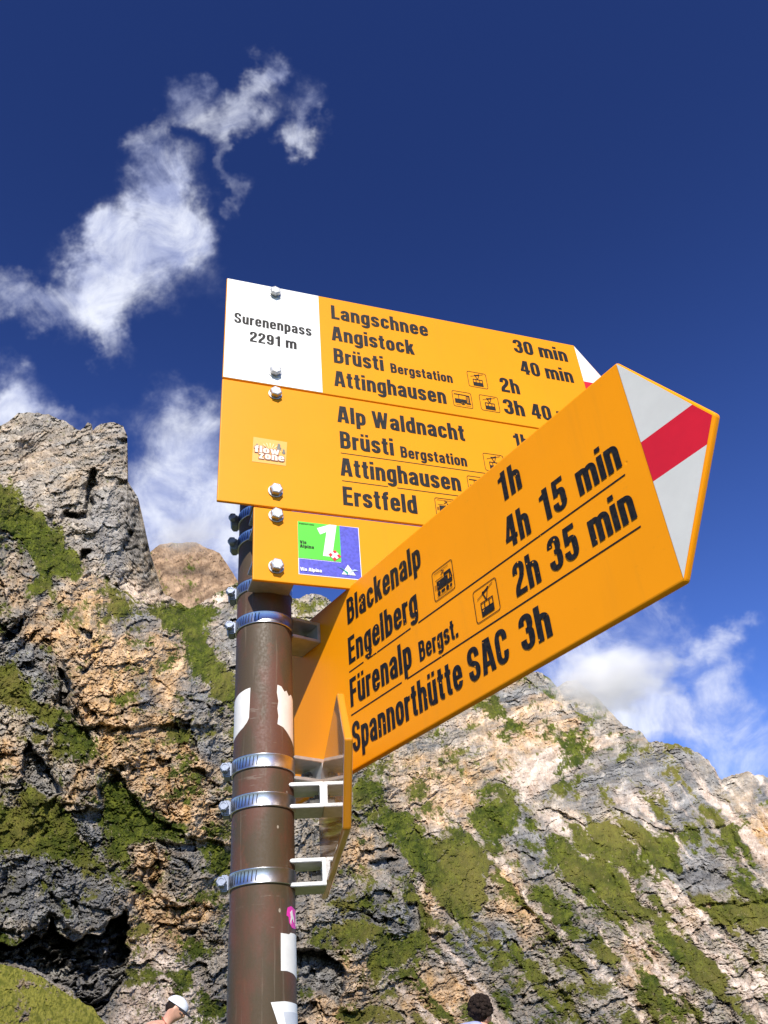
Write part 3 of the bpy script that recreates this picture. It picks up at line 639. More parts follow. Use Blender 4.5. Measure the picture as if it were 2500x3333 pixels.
def glyphs():
    a, h, b, xt = SV/2, SH/2, .5-SV/2, XH-SH/2
    st = lambda x, y0, y1: rect(x-SV/2, x+SV/2, y0, y1)
    o = lambda: ribbon([(a, h, .2), (b, h, .2), (b, xt, .2), (a, xt, .2)], True)
    arch = lambda x: ribbon([(x, .45), (x, xt, .2), (x+b-a, xt, .2), (x+b-a, 0)])
    G = {}
    G['o'] = (.5, o())
    G['n'] = (.5, st(a, 0, XH)+arch(a)); G['h'] = (.5, st(a, 0, 1)+arch(a))
    G['m'] = (.79, st(a, 0, XH)+arch(a)+arch(b))
    G['u'] = (.5, st(b, 0, XH)+ribbon([(a, XH), (a, h, .2), (b, h, .2), (b, .3)]))
    G['ü'] = (.5, G['u'][1]+rect(.05, .21, .86, 1.0)+rect(.29, .45, .86, 1.0))
    G['i'] = (SV, st(a, 0, XH)+rect(0, SV, .86, 1.0)); G['l'] = (SV, st(a, 0, 1))
    G['r'] = (.34, st(a, 0, XH)+ribbon([(a, .4), (a, xt-.02, .17), (.35, xt-.02)]))
    G['e'] = (.5, ribbon([(b, .22), (b, h, .2), (a, h, .2), (a, xt, .2), (b, xt, .2), (b, .375)])+rect(a, b+SV/2, .31, .44))
    G['a'] = (.5, ribbon([(a, .52), (a, xt, .18), (b-.01, xt, .18), (b-.01, 0)])+ribbon([(b, .40), (a, .37, .14), (a, h, .16), (.30, h, .1), (b, .19)], sh=.13))
    G['s'] = (.48, ribbon([(.375, .52), (.375, xt, .17), (a, xt, .17), (a, .41, .13), (.375, .33, .13), (.375, h, .17), (a, h, .17), (a, .22)]))
    G['c'] = (.48, ribbon([(.38, .48), (.38, xt, .18), (a, xt, .2), (a, h, .2), (.38, h, .18), (.38, .26)]))
    G['g'] = (.5, o()+ribbon([(b, XH), (b, -.17, .18), (a, -.17, .16), (a, -.08)]))
    G['p'] = (.5, o()+st(a, -.24, XH)); G['b'] = (.5, o()+st(a, 0, 1)); G['d'] = (.5, o()+st(b, 0, 1))
    G['k'] = (.5, st(a, 0, 1)+diag(.20, .30, .385, XH, .2)+diag(.26, .45, .40, 0, .22))
    G['t'] = (.34, ribbon([(.16, .94), (.16, h, .1), (.33, h)])+rect(.0, .33, .61, XH))
    G['f'] = (.34, ribbon([(.35, .925), (.16, .925, .14), (.16, 0)])+rect(.0, .33, .61, XH))
    G['w'] = (.76, diag(.1, XH, .22, 0, .17)+diag(.38, XH, .26, 0, .15)+diag(.38, XH, .50, 0, .15)+diag(.66, XH, .54, 0, .17))
    G['z'] = (.46, rect(.03, .43, .6, XH)+rect(.03, .43, 0, .14)+diag(.13, .1, .33, .64, .2))
    G['A'] = (.60, diag(.1, 0, .245, 1, .205)+diag(.50, 0, .355, 1, .205)+rect(.15, .45, .20, .33))
    G['V'] = (.60, diag(.1, 1, .26, 0, .205)+diag(.50, 1, .34, 0, .205))
    G['B'] = (.55, st(a, 0, 1)+ribbon([(a, 1-h), (.42, 1-h, .17), (.42, .53, .14), (a, .53)])+ribbon([(a, .53), (.44, .53, .14), (.44, h, .18), (a, h)]))
    G['E'] = (.48, st(a, 0, 1)+rect(a, .48, 1-SH, 1)+rect(a, .45, .43, .43+SH)+rect(a, .48, 0, SH))
    G['F'] = (.46, st(a, 0, 1)+rect(a, .46, 1-SH, 1)+rect(a, .43, .43, .43+SH))
    G['L'] = (.45, st(a, 0, 1)+rect(a, .46, 0, SH))
    G['S'] = (.55, ribbon([(.44, .68), (.44, 1-h, .2), (a, 1-h, .2), (a, .57, .15), (.44, .43, .15), (.44, h, .2), (a, h, .2), (a, .32)]))
    G['C'] = (.55, ribbon([(.44, .66), (.44, 1-h, .2), (a, 1-h, .22), (a, h, .22), (.44, h, .2), (.44, .34)]))
    G['W'] = (.86, diag(.1, 1, .245, 0, .18)+diag(.43, 1, .285, 0, .17)+diag(.43, 1, .575, 0, .17)+diag(.76, 1, .615, 0, .18))
    G['0'] = (.52, ribbon([(a, h, .2), (.415, h, .2), (.415, 1-h, .2), (a, 1-h, .2)], True))
    G['1'] = (.42, rect(.17, .17+SV, 0, 1)+[[(.02, .70), (.18, .70), (.30, 1.0), (.22, 1.0), (.16, .87), (.02, .82)]])
    G['2'] = (.52, ribbon([(a, .66), (a, 1-h, .19), (.415, 1-h, .19), (.415, .60, .16), (.12, .24, .12), (.12, .05)])+rect(.02, .51, 0, SH))
    G['3'] = (.52, ribbon([(a, .70), (a, 1-h, .19), (.41, 1-h, .19), (.41, .53, .14), (.23, .53)])+ribbon([(.23, .53), (.415, .53, .14), (.415, h, .19), (a, h, .19), (a, .31)]))
    G['4'] = (.56, rect(.29, .29+SV, 0, 1)+rect(.02, .56, .20, .34)+diag(.105, .28, .32, 1, .17))
    G['5'] = (.52, rect(.08, .49, 1-SH, 1)+ribbon([(.16, .92), (.14, .47)], sv=.18)+ribbon([(.14, .54), (.22, .61, .08), (.415, .61, .17), (.415, h, .19), (a, h, .19), (a, .29)]))
    G['9'] = (.52, ribbon([(a, .40, .19), (.415, .40, .19), (.415, 1-h, .19), (a, 1-h, .19)], True)+ribbon([(.415, .7), (.415, h, .19), (a, h, .19), (a, .27)]))
    G['.'] = (SV, rect(0, SV, 0, .19))
    return G
GL = glyphs()
GAP, SPACE = .075, .26
def text_polys(s):
    x = 0; out = []
    for ch in s:
        if ch == ' ': x += SPACE; continue
        w, ps = GL[ch]
        out += [[(px+x, pz) for px, pz in q] for q in ps]; x += w+GAP
    return out, x-GAP
def put_polys(bm, polys, y, mi=0, step=0.000012):
    """flat painted shapes in the sign plane; overlapping pieces sit a hair apart"""
    for i, q in enumerate(polys):
        vs2 = [bm.verts.new((x, y-step*(i % 23), z)) for x, z in q]
        f = bm.faces.new(vs2); f.material_index = mi
        f.normal_update()
        if f.normal.y > 0: f.normal_flip()
def lettering(parent, s, u0, u1, z, H, y, m, name='lettering', fat=None):
    polys, w = text_polys(s); k = (u1-u0)/w
    bm = bmesh.new(); put_polys(bm, [[(u0+px*k, z+pz*H) for px, pz in q] for q in polys], y-.0004)
    o = obj(name, bm, m, parent, smooth=None)
    return o
def flat(parent, name, polys, y, m):
    bm = bmesh.new(); put_polys(bm, polys, y); return obj(name, bm, m, parent, smooth=None)
def hline(u0, u1, z, w): return [[(u0, z-w/2), (u1, z-w/2), (u1, z+w/2), (u0, z+w/2)]]
def frame_polys(x0, x1, z0, z1, w, r=.003):
    pts = [(x0, z0, r), (x1, z0, r), (x1, z1, r), (x0, z1, r)]
    return ribbon(pts, True, sv=w, sh=w)
def seg(x0, z0, x1, z1, w):
    d = np.array([x1-x0, z1-z0]); n = np.array([-d[1], d[0]])/np.linalg.norm(d)*w/2
    return [[(x0+n[0], z0+n[1]), (x0-n[0], z0-n[1]), (x1-n[0], z1-n[1]), (x1+n[0], z1+n[1])]]
def disc(x, z, r, n=18): return [[(x+r*math.cos(2*math.pi*i/n), z+r*math.sin(2*math.pi*i/n)) for i in range(n)]]
def picto(parent, kind, x0, z0, S, y, m, lw=.0007):
    """pictogram of side S in a thin rounded frame"""
    P = lambda polys: [[(x0+a*S, z0+b*S) for a, b in q] for q in polys]
    p = [*frame_polys(x0, x0+S, z0, z0+S, lw)]
    if kind == 'cable':
        q = rect(.25, .78, .10, .33)+rect(.25, .78, .50, .535)+rect(.25, .285, .3, .53)+rect(.745, .78, .3, .53)+rect(.40, .435, .3, .53)+rect(.595, .63, .3, .53)
        q += seg(.40, .80, .52, .52, .035)+seg(.62, .84, .52, .52, .035)+seg(.38, .775, .64, .85, .06)+seg(.15, .68, .85, .92, .022)
        q += disc(.40, .80, .04)+disc(.62, .865, .04)
    elif kind == 'bus':
        q = rect(.10, .42, .23, .50)+rect(.60, .70, .27, .50)+rect(.10, .70, .38, .50)+rect(.70, .93, .23, .30)+seg(.08, .80, .72, .80, .04)+rect(.31, .34, .5, .80)
        q += rect(.70, .735, .26, .76)+rect(.77, .80, .26, .78)+rect(.835, .90, .30, .76)+rect(.72, .90, .75, .80)
        q += ribbon([(.42, .16, .09), (.60, .16, .09), (.60, .36, .09), (.42, .36, .09)], True, sv=.035, sh=.035)+disc(.51, .26, .055)
        q += seg(.14, .12, .38, .12, .018)+seg(.64, .12, .90, .12, .018)
    else:
        q = rect(.18, .70, .30, .60)+rect(.55, .92, .30, .44)+rect(.55, .64, .44, .70)+rect(.70, .73, .44, .70)+rect(.80, .84, .44, .70)+rect(.55, .86, .66, .74)+seg(.86, .72, .92, .42, .05)
        q += seg(.10, .90, .80, .90, .018)+seg(.42, .74, .58, .82, .03)+seg(.58, .82, .45, .88, .03)+seg(.12, .66, .50, .66, .018)
        for k in range(5): q += seg(.06, .50-.035*k, .16, .50-.035*k, .014)
        q += disc(.24, .19, .075)+disc(.66, .19, .075)+rect(.36, .54, .15, .24)+rect(.78, .88, .15, .24)+seg(.14, .085, .88, .085, .018)
    p += P(q)
    return flat(parent, 'pictogram', p, y-.0004, m)

# ------------------------------------------------------------------ signpost
POLE = (-0.142723, 0.847663)
AZ_A, AZ_B, AZ_D = 0.360411, -0.923057, math.atan2(-0.9847, 0.1742)
def board(parent, outline, y0, t, m, bevel=.0012):
    bm = bmesh.new(); add_prism(bm, outline, y0, y0+t)
    bmesh.ops.recalc_face_normals(bm, faces=bm.faces)
    bmesh.ops.bevel(bm, geom=bm.edges[:], offset=bevel, segments=3, affect='EDGES', profile=.5)
    return obj('board', bm, m, parent)
def bolt(parent, x, z, y0, rot=0.3):
    """hex bolt with washer, standing out of the sign face towards -y"""
    bm = bmesh.new()
    add_lathe(bm, [(.0085, 0), (.0085, -.0014), (.0078, -.0017)], (x, y0, z), 'y', 28)
    add_lathe(bm, [(.0069, -.0017), (.0069, -.0026)], (x, y0, z), 'y', 28)
    w = obj('washer', bm, M['zinc'])
    bm = bmesh.new()
    ring = lambda r, y: [bm.verts.new((x+r*math.cos(rot+i*math.pi/3), y0+y, z+r*math.sin(rot+i*math.pi/3))) for i in range(6)]
    a, b, c = ring(.0073, -.0026), ring(.0073, -.0074), ring(.0062, -.0080)
    for p, q in ((a, b), (b, c)):
        for i in range(6): bm.faces.new((p[i], p[(i+1) % 6], q[(i+1) % 6], q[i]))
    bm.faces.new(c[::-1])
    add_lathe(bm, [(.0052, -.0080), (.0050, -.0083), (.0044, -.0083), (.0042, -.0081), (.0012, -.0081)], (x, y0, z), 'y', 18)
    o = obj('bolt', bm, M['zinc'], parent); w.parent = o
    return o
def channel(parent, z, ya, yb, x0, x1, hgt=.0245, wall=.0036):
    """open bracket: web against the sign (yb), two legs reaching to the pole (ya)"""
    s = 1 if yb > ya else -1
    h = hgt/2; e = ya+s*.0015
    pts = [(ya, z-h+.001), (e, z-h), (yb, z-h), (yb, z+h), (e, z+h), (ya, z+h-.001), (ya, z+h-wall+.001), (e, z+h-wall), (yb-s*wall, z+h-wall), (yb-s*wall, z-h+wall), (e, z-h+wall), (ya, z-h+wall-.001)]
    bm = bmesh.new()
    a = [bm.verts.new((x0, y, zz)) for y, zz in pts]; b = [bm.verts.new((x1, y, zz)) for y, zz in pts]
    bm.faces.new(a); bm.faces.new(b[::-1]); n = len(pts)
    for i in range(n): bm.faces.new((a[i], b[i], b[(i+1) % n], a[(i+1) % n]))
    bmesh.ops.recalc_face_normals(bm, faces=bm.faces)
    bmesh.ops.bevel(bm, geom=[e2 for e2 in bm.edges if abs(e2.verts[0].co.x-e2.verts[1].co.x) < 1e-6 or True], offset=.0005, segments=2, affect='EDGES')
    o = obj('bracket', bm, M['bracket'], parent)
    bm = bmesh.new()   # fixing nut inside the channel
    add_lathe(bm, [(.0060, 0), (.0060, -s*.004), (.0036, -s*.004), (.0036, -s*.009)], ((x0+x1)/2-.004, yb-s*wall, z), 'y', 6)
    obj('nut', bm, M['darksteel'], o)
    return o

def sign_root(name, az, z, label):
    o = empty(name, (POLE[0], POLE[1], ZC+z), az)
    return tag(o, label, 'signboard', 'yellow hiking signboards clamped to the brown pole')
LB, LBW = M['letter'], M['letter_worn']
HA, YA = .0268, -.064
def tip(parent, u, tipu, z0, z1, y, wm):
    zc = (z0+z1)/2; i = .0022; tb = tipu-.0028
    f = lambda z: u+(tb-u)*(1-abs(z-zc)/((z1-z0)/2-i))
    s = .018*(z1-z0)/.2
    flat(parent, 'white_tip', [[(u, zc+s), (f(zc+s), zc+s), (u, z1-i)]], y-.0003, wm)
    flat(parent, 'white_tip', [[(u, z0+i), (f(zc-s), zc-s), (u, zc-s)]], y-.0003, wm)
    flat(parent, 'red_stripe', [[(u, zc-s), (f(zc-s), zc-s), (tb, zc), (f(zc+s), zc+s), (u, zc+s)]], y-.0003, M['red'])

def sign_one():
    r = sign_root('trail_sign', AZ_A, .7481, 'yellow signboard with white Surenenpass panel, topmost on the pole')
    Z = lambda z: z-.7481
    zt, zb = Z(.9305), 0
    board(r, [(-.066, zb), (.459, zb), (.514, (zb+zt)/2), (.459, zt), (-.066, zt)], YA, .004, M['yellow'])
    flat(r, 'white_panel', [[(-.0650, zb+.0012), (.0600, zb+.0012), (.0600, zt-.001), (-.0650, zt-.001)]], YA-.0003, M['white'])
    T = lambda s, u0, u1, z, H=HA: lettering(r, s, u0, u1, Z(z), H, YA, LB)
    T('Surenenpass', -.0543, .0485, .8473, .0190); T('2291 m', -.0339, .0277, .8177, .0187)
    T('Langschnee', .0772, .2187, .8892); T('Angistock', .0761, .1938, .8476); T('Brüsti', .0774, .1462, .8062)
    T('Bergstation', .1559, .2454, .8060, .0172); T('Attinghausen', .0762, .2312, .7648)
    T('30 min', .3530, .4412, .8910); T('40 min', .3560, .4417, .8486); T('2h', .3180, .3472, .8064); T('3h', .3162, .3476, .7655); T('40 min', .3578, .4430, .7657)
    picto(r, 'cable', .2693, Z(.8057), .0283, YA, LB); picto(r, 'bus', .2414, Z(.7641), .0277, YA, LB); picto(r, 'cable', .2816, Z(.7649), .0277, YA, LB)
    tip(r, .459, .514, zb, zt, YA, M['white'])
    for z in (.9170, .7702): bolt(r, -.0012, Z(z), YA, random.random()); channel(r, Z(z), -.026, -.060, -.024, .022)
def sign_two():
    r = sign_root('trail_sign', AZ_A, .5630, 'yellow signboard starting with Alp Waldnacht, second from the top')
    Z = lambda z: z-.5630
    zt, zb = Z(.7462), 0
    board(r, [(-.066, zb), (.459, zb), (.514, (zb+zt)/2), (.459, zt), (-.066, zt)], YA, .004, M['yellow'])
    T = lambda s, u0, u1, z, H=HA: lettering(r, s, u0, u1, Z(z), H, YA, LB)
    T('Alp Waldnacht', .0776, .2498, .7042); T('1h', .3207, .3440, .7046)
    T('Brüsti', .0794, .1484, .6628); T('Bergstation', .1573, .2467, .6618, .0176); T('Attinghausen', .0779, .2331, .6208); T('Erstfeld', .0790, .1708, .5780)
    flat(r, 'underline', hline(.0794, .4400, Z(.6550), .0010), YA-.0003, LB)
    flat(r, 'underline', hline(.0791, .1365, Z(.6130), .0010)+hline(.1480, .4400, Z(.6130), .0010), YA-.0003, LB)
    picto(r, 'cable', .2716, Z(.6603), .0282, YA, LB); picto(r, 'bus', .2434, Z(.6192), .0278, YA, LB); picto(r, 'train', .1952, Z(.5780), .0277, YA, LB)
    tip(r, .459, .514, zb, zt, YA, M['white'])
    for z in (.7335, .5848): bolt(r, -.0008, Z(z), YA, random.random()); channel(r, Z(z), -.026, -.060, -.024, .022)
def sign_three():
    r = sign_root('trail_sign', AZ_A, .4666, 'narrow yellow signboard carrying the green and blue route sticker')
    Z = lambda z: z-.4666
    zt, zb = Z(.5605), 0
    board(r, [(-.0253, zb), (.40, zb), (.43, (zb+zt)/2), (.40, zt), (-.0253, zt)], YA, .004, M['yellow'])
    for z in (.5508, .4847): bolt(r, -.0002, Z(z), YA, random.random()); channel(r, Z(z), -.026, -.060, -.024, .022)
HB, YB = .0302, .060
def sign_four():
    r = sign_root('trail_sign', AZ_B, .2706, 'orange signboard with red and white tip angled towards the viewer, reading Blackenalp')
    Z = lambda z: z-.2706
    zt, zb = Z(.4708), 0
    m = M['yellow_worn']
    board(r, [(-.066, zb), (.4772, zb), (.5382, (zb+zt)/2), (.4772, zt), (-.066, zt)], YB, .0065, m, .0022)
    T = lambda s, u0, u1, z, H=HB: lettering(r, s, u0, u1, Z(z), H, YB, LBW)
    T('Blackenalp', .0760, .2095, .4266); T('Engelberg', .0745, .1972, .3810); T('Fürenalp', .0735, .1803, .3346); T('Bergst.', .1920, .2495, .3343, .0196)
    T('Spannorthütte', .0735, .2474, .2878); T('SAC', .2562, .3075, .2870); T('3h', .3220, .3564, .2866)
    T('1h', .3280, .3562, .4270); T('4h', .3250, .3560, .3806); T('15', .3700, .3995, .3808); T('min', .4121, .4567, .3809)
    T('2h', .3260, .3562, .3342); T('35', .3680, .3998, .3344); T('min', .4121, .4569, .3343)
    w = .0014
    flat(r, 'underline', hline(.0738, .1010, Z(.3729), w)+hline(.1085, .1830, Z(.3729), w)+hline(.1955, .4567, Z(.3729), w), YB-.0003, LBW)
    flat(r, 'underline', hline(.0731, .1615, Z(.3264), w)+hline(.1700, .4571, Z(.3264), w), YB-.0003, LBW)
    picto(r, 'train', .2235, Z(.3809), .0304, YB, LBW, .0008); picto(r, 'cable', .2752, Z(.3338), .0307, YB, LBW, .0008)
    tip(r, .4772, .5382, zb, zt, YB, M['tip_white'])
    for z in (.4428, .2865): channel(r, Z(z), .024, YB, -.022, .020)
def sign_five():
    r = sign_root('trail_sign', AZ_D, .1756, 'small yellow signboard seen edge-on, lowest on the pole')
    zt, zb = .1100, 0; y0 = .058
    board(r, [(-.062, zb), (.190, zb), (.234, (zb+zt)/2), (.190, zt), (-.062, zt)], y0, .0068, M['gloss'], .0018)
    for z in (.0797, .0091): channel(r, z, .0245, y0, -.020, .018)
def make_gloss():
    m = make_yellow('sign_yellow_gloss', (0.72, 0.27, 0.010), 0.05)
    b = m.node_tree.nodes['Principled BSDF']; b.inputs['Coat Weight'].default_value = 1.0; b.inputs['Coat Roughness'].default_value = 0.035
    return m
M['gloss'] = make_gloss()
def build_pole():
    bm = bmesh.new()
    add_lathe(bm, [(.030, 0), (.030, ZC+.897), (.0285, ZC+.900), (.0, ZC+.901)][:3], (0, 0, 0), 'z', 96)
    o = obj('pole', bm, M['pole'], None, smooth=True); o.location = (POLE[0], POLE[1], 0)
    o.data.polygons[len(o.data.polygons)-1].use_smooth = False; o.data.polygons[len(o.data.polygons)-2].use_smooth = False
    tag(o, 'round brown painted steel pole carrying the yellow signboards', 'signpost pole')
build_pole()
sign_one(); sign_two(); sign_three(); sign_four(); sign_five()

VIEW = math.atan2(POLE[1], POLE[0])+math.pi      # direction from the pole towards the photographer
def hose_clamp(z, label):
    r = empty('hose_clamp', (POLE[0], POLE[1], ZC+z), VIEW)      # local +x faces the viewer, -y is the viewer's left... see screw
    tag(r, label, 'hose clamp', 'steel hose clamps around the brown pole')
    bm = bmesh.new(); n = 96; h = .0068
    prof = [(.0300, -h), (.0313, -h), (.0316, -h+.0006), (.0313, -h+.0012), (.0313, h-.0012), (.0316, h-.0006), (.0313, h), (.0300, h)]
    add_lathe(bm, prof, (0, 0, 0), 'z', n, 0, cap=False)
    o = obj('band', bm, M['steel'], r, smooth=True)
    bm = bmesh.new()   # worm slots on the left front of the band
    for k in range(12):
        a = R(-88+7.0*k); sl2 = .045
        pts = []
        for da, dz in ((-sl2*.30-.02, -.0046), (-sl2*.30+.012, -.0046), (sl2*.30+.02, .0046), (sl2*.30-.012, .0046)):
            pts.append(bm.verts.new((.03142*math.cos(a+da), .03142*math.sin(a+da), dz)))
        bm.faces.new(pts)
    s = obj('slots', bm, M['slot'], o, smooth=None)
    # worm housing and screw at the left flank, screw pointing to the viewer
    bm = bmesh.new()
    add_box(bm, -.010, .006, -.0385, -.0312, -.0072, .0072)
    bmesh.ops.bevel(bm, geom=bm.edges[:], offset=.0012, segments=2, affect='EDGES')
    hs = obj('screw_housing', bm, M['screw'], r)
    bm = bmesh.new()
    add_lathe(bm, [(.0030, -.012), (.0030, .008), (.0050, .008), (.0050, .0125), (.0043, .0135)], (0, -.0375, 0), 'x', 6)
    add_lathe(bm, [(.0036, .010), (.0036, .0140), (.0028, .0140), (.0028, .0128)], (0, -.0375, 0), 'x', 16)
    obj('screw', bm, M['screw'], hs)
    return r
for z, lb in ((.5850, 'dark hose clamp just below the large Alp Waldnacht signboard'), (.5515, 'hose clamp beside the upper bolt of the narrow signboard'), (.4850, 'hose clamp beside the lower bolt of the narrow signboard'),
              (.4428, 'hose clamp holding the upper end of the orange angled signboard'), (.2865, 'hose clamp holding the lower edge of the orange angled signboard'),
              (.2492, 'hose clamp at the upper bracket of the small edge-on signboard'), (.1811, 'lowest hose clamp, at the bottom bracket of the edge-on signboard')):
    hose_clamp(z, lb)

def wrap(pts, lift, dens=.004):
    """outline (arc angle in degrees from the viewer, + to the viewer's right; height) wrapped round the pole as a thin skin"""
    bm = bmesh.new(); rr = .030+lift
    vs2 = []
    n = len(pts)
    for i in range(n):
        (a0, z0), (a1, z1) = pts[i], pts[(i+1) % n]
        k = max(1, int(abs(a1-a0)/4))
        for j in range(k): s = j/k; vs2.append((a0+(a1-a0)*s, z0+(z1-z0)*s))
    bm2 = bmesh.new(); f = bm2.faces.new([bm2.verts.new((a/1000, 0, z)) for a, z in vs2])
    lo, hi = min(a for a, z in vs2), max(a for a, z in vs2)
    a = lo+4
    while a < hi:
        bmesh.ops.bisect_plane(bm2, geom=bm2.verts[:]+bm2.edges[:]+bm2.faces[:], plane_co=(a/1000, 0, 0), plane_no=(1, 0, 0)); a += 4
    for v in bm2.verts:
        t = R(v.co.x*1000); v.co = (rr*math.cos(t), rr*math.sin(t), v.co.z)
    bm.free()
    bmesh.ops.recalc_face_normals(bm2, faces=bm2.faces)
    if sum(f.normal.dot(Vector((f.calc_center_median().x, f.calc_center_median().y, 0))) for f in bm2.faces) < 0: bmesh.ops.reverse_faces(bm2, faces=bm2.faces)
    g = bmesh.ops.solidify(bm2, geom=bm2.faces[:], thickness=.00015)
    return bm2
def pole_sticker(name, zc, pts, m, label, lift=.0002, parent=None):
    if parent is None:
        bm = wrap([(a, z-zc) for a, z in pts], lift)
        o = obj(name, bm, m, None, smooth=None); o.location = (POLE[0], POLE[1], ZC+zc); o.rotation_euler = (0, 0, VIEW)
        tag(o, label, 'sticker', 'stickers on the brown pole')
    else:
        o = obj(name, wrap([(a, z-zc) for a, z in pts], lift), m, parent, smooth=None)
    return o
pole_sticker('sticker', .34, [(-95, .358), (-80, .357), (-58, .3605), (-38, .3625), (-27, .3630), (-28, .345), (-29, .331), (-33, .327), (-42, .3225), (-60, .318), (-80, .3145), (-95, .313)], M['paper'], 'torn white sticker patch on the left flank of the pole')
pole_sticker('sticker', .34, [(27, .3655), (36, .3648), (44, .360), (50, .362), (58, .357), (66, .3605), (85, .357), (95, .355), (95, .305), (80, .308), (60, .314), (40, .3215), (27, .3235), (29, .332), (27, .340), (29, .348), (26, .357)], M['paper'], 'torn white sticker with peeled top, on the right side of the pole')
pk = pole_sticker('sticker', .146, [(48, .1548), (58, .1565), (70, .1548), (86, .155), (90, .143), (86, .1395), (68, .1385), (60, .1388), (52, .142), (50, .147), (45, .148), (46, .152)], M['pink'], 'small magenta sticker with white figures below the lowest clamp')
pole_sticker('figure', .146, [(54, .151), (60, .1535), (62, .150), (66, .1475), (68, .1425), (64, .1440), (62, .1465), (58, .1445), (56, .141), (54, .143), (56, .147)], M['paper'], None, .0005, pk)
pole_sticker('figure', .146, [(76, .1525), (82, .1522), (84, .147), (86, .142), (78, .141), (80, .147)], M['paper'], None, .0005, pk)
pole_sticker('sticker', .118, [(32, .1335), (50, .1330), (56, .1345), (70, .1345), (90, .1335), (92, .0985), (76, .1000), (62, .1025), (45, .1040), (32, .1040)], M['paper'], 'white paper label with creased top edge, under the magenta sticker')
ws = pole_sticker('sticker', .05, [(14, .0805), (40, .0812), (70, .0800), (95, .0790), (95, .0100), (64, .0250), (50, .0380), (40, .0480), (30, .0590), (22, .0700)], M['white'], 'white bordered pointed sticker at the bottom of the picture')
pole_sticker('centre', .05, [(36, .0735), (60, .0735), (95, .0720), (95, .0180), (70, .0330), (58, .0440), (48, .0560), (40, .0660)], M['paper2'], None, .0005, ws)

# stickers on the signboards
def sign_sticker(az, z, label): return tag(empty('sticker', (POLE[0], POLE[1], ZC+z), az), label, 'sticker', 'stickers on the signboards')
def route_sticker():
    r = sign_sticker(AZ_A, .4785, 'green and blue route sticker with a large white number 1'); y = YA-.0003
    Z = lambda z: z-.4785
    flat(r, 'backing', [[(.0243, Z(.4785)), (.0243, Z(.5472)), (.0955, Z(.5480)), (.0955, Z(.4785))]], y, M['white'])
    flat(r, 'blue_field', [[(.0250, Z(.4795)), (.0948, Z(.4795)), (.0948, Z(.5474)), (.0725, Z(.5474)), (.0725, Z(.4985)), (.0250, Z(.4985))]], y-.0002, M['blue'])
    flat(r, 'green_field', [[(.0243, Z(.4994)), (.0727, Z(.4994)), (.0727, Z(.5474)), (.0243, Z(.5474))]], y-.0004, M['green'])
    flat(r, 'number', [[(.0520, Z(.5046)), (.0625, Z(.5046)), (.0692, Z(.5474)), (.0613, Z(.5474)), (.0462, Z(.5405)), (.0497, Z(.5325)), (.0572, Z(.5370))]], y-.0006, M['white'])
    cx, cz = .0660, Z(.5060); f = lambda pts: [[(cx+a, cz+b) for a, b in pts]]
    flat(r, 'swiss_flag', f([(-.0078, .0012), (-.001, -.0066), (.0068, .0000), (.0000, .0078)]), y-.0008, M['red'])
    k = .0048; w = .0015; c, s = math.cos(R(42)), math.sin(R(42)); rot = lambda p: [(a*c-b*s-.0005, a*s+b*c+.0006) for a, b in p]
    flat(r, 'cross', f(rot([(-k, -w), (k, -w), (k, w), (-k, w)]))+f(rot([(-w, -k), (w, -k), (w, k), (-w, k)])), y-.0010, M['white'])
    lettering(r, 'Via', .0262, .0335, Z(.5180), .0038, y-.0005, LB); lettering(r, 'Alpina', .0262, .0420, Z(.5127), .0038, y-.0005, LB)
    lettering(r, 'Wanderland Schweiz', .0258, .0432, Z(.5437), .0016, y-.0005, LB)
    lettering(r, 'Via Alpina', .0260, .0500, Z(.4828), .0044, y-.0005, M['white'])
    mx, mz = .0800, Z(.4835)
    g = lambda pts: [[(mx+a, mz+b) for a, b in pts]]
    flat(r, 'mountain_mark', g([(-.0075, .0), (.0, .0128), (.0085, .0)]), y-.0006, M['white'])
    flat(r, 'green_swoosh', g([(-.0125, .0092), (-.008, .0078), (-.0005, -.0004), (.0, .0030), (-.0060, .0066)]), y-.0009, M['teal'])
    flat(r, 'blue_swoosh', g([(-.0002, -.0006), (.0035, .0058), (.0075, .0076), (.0118, .0062), (.0070, .0054), (.0040, .0036)]), y-.0009, M['paleblue'])
route_sticker()
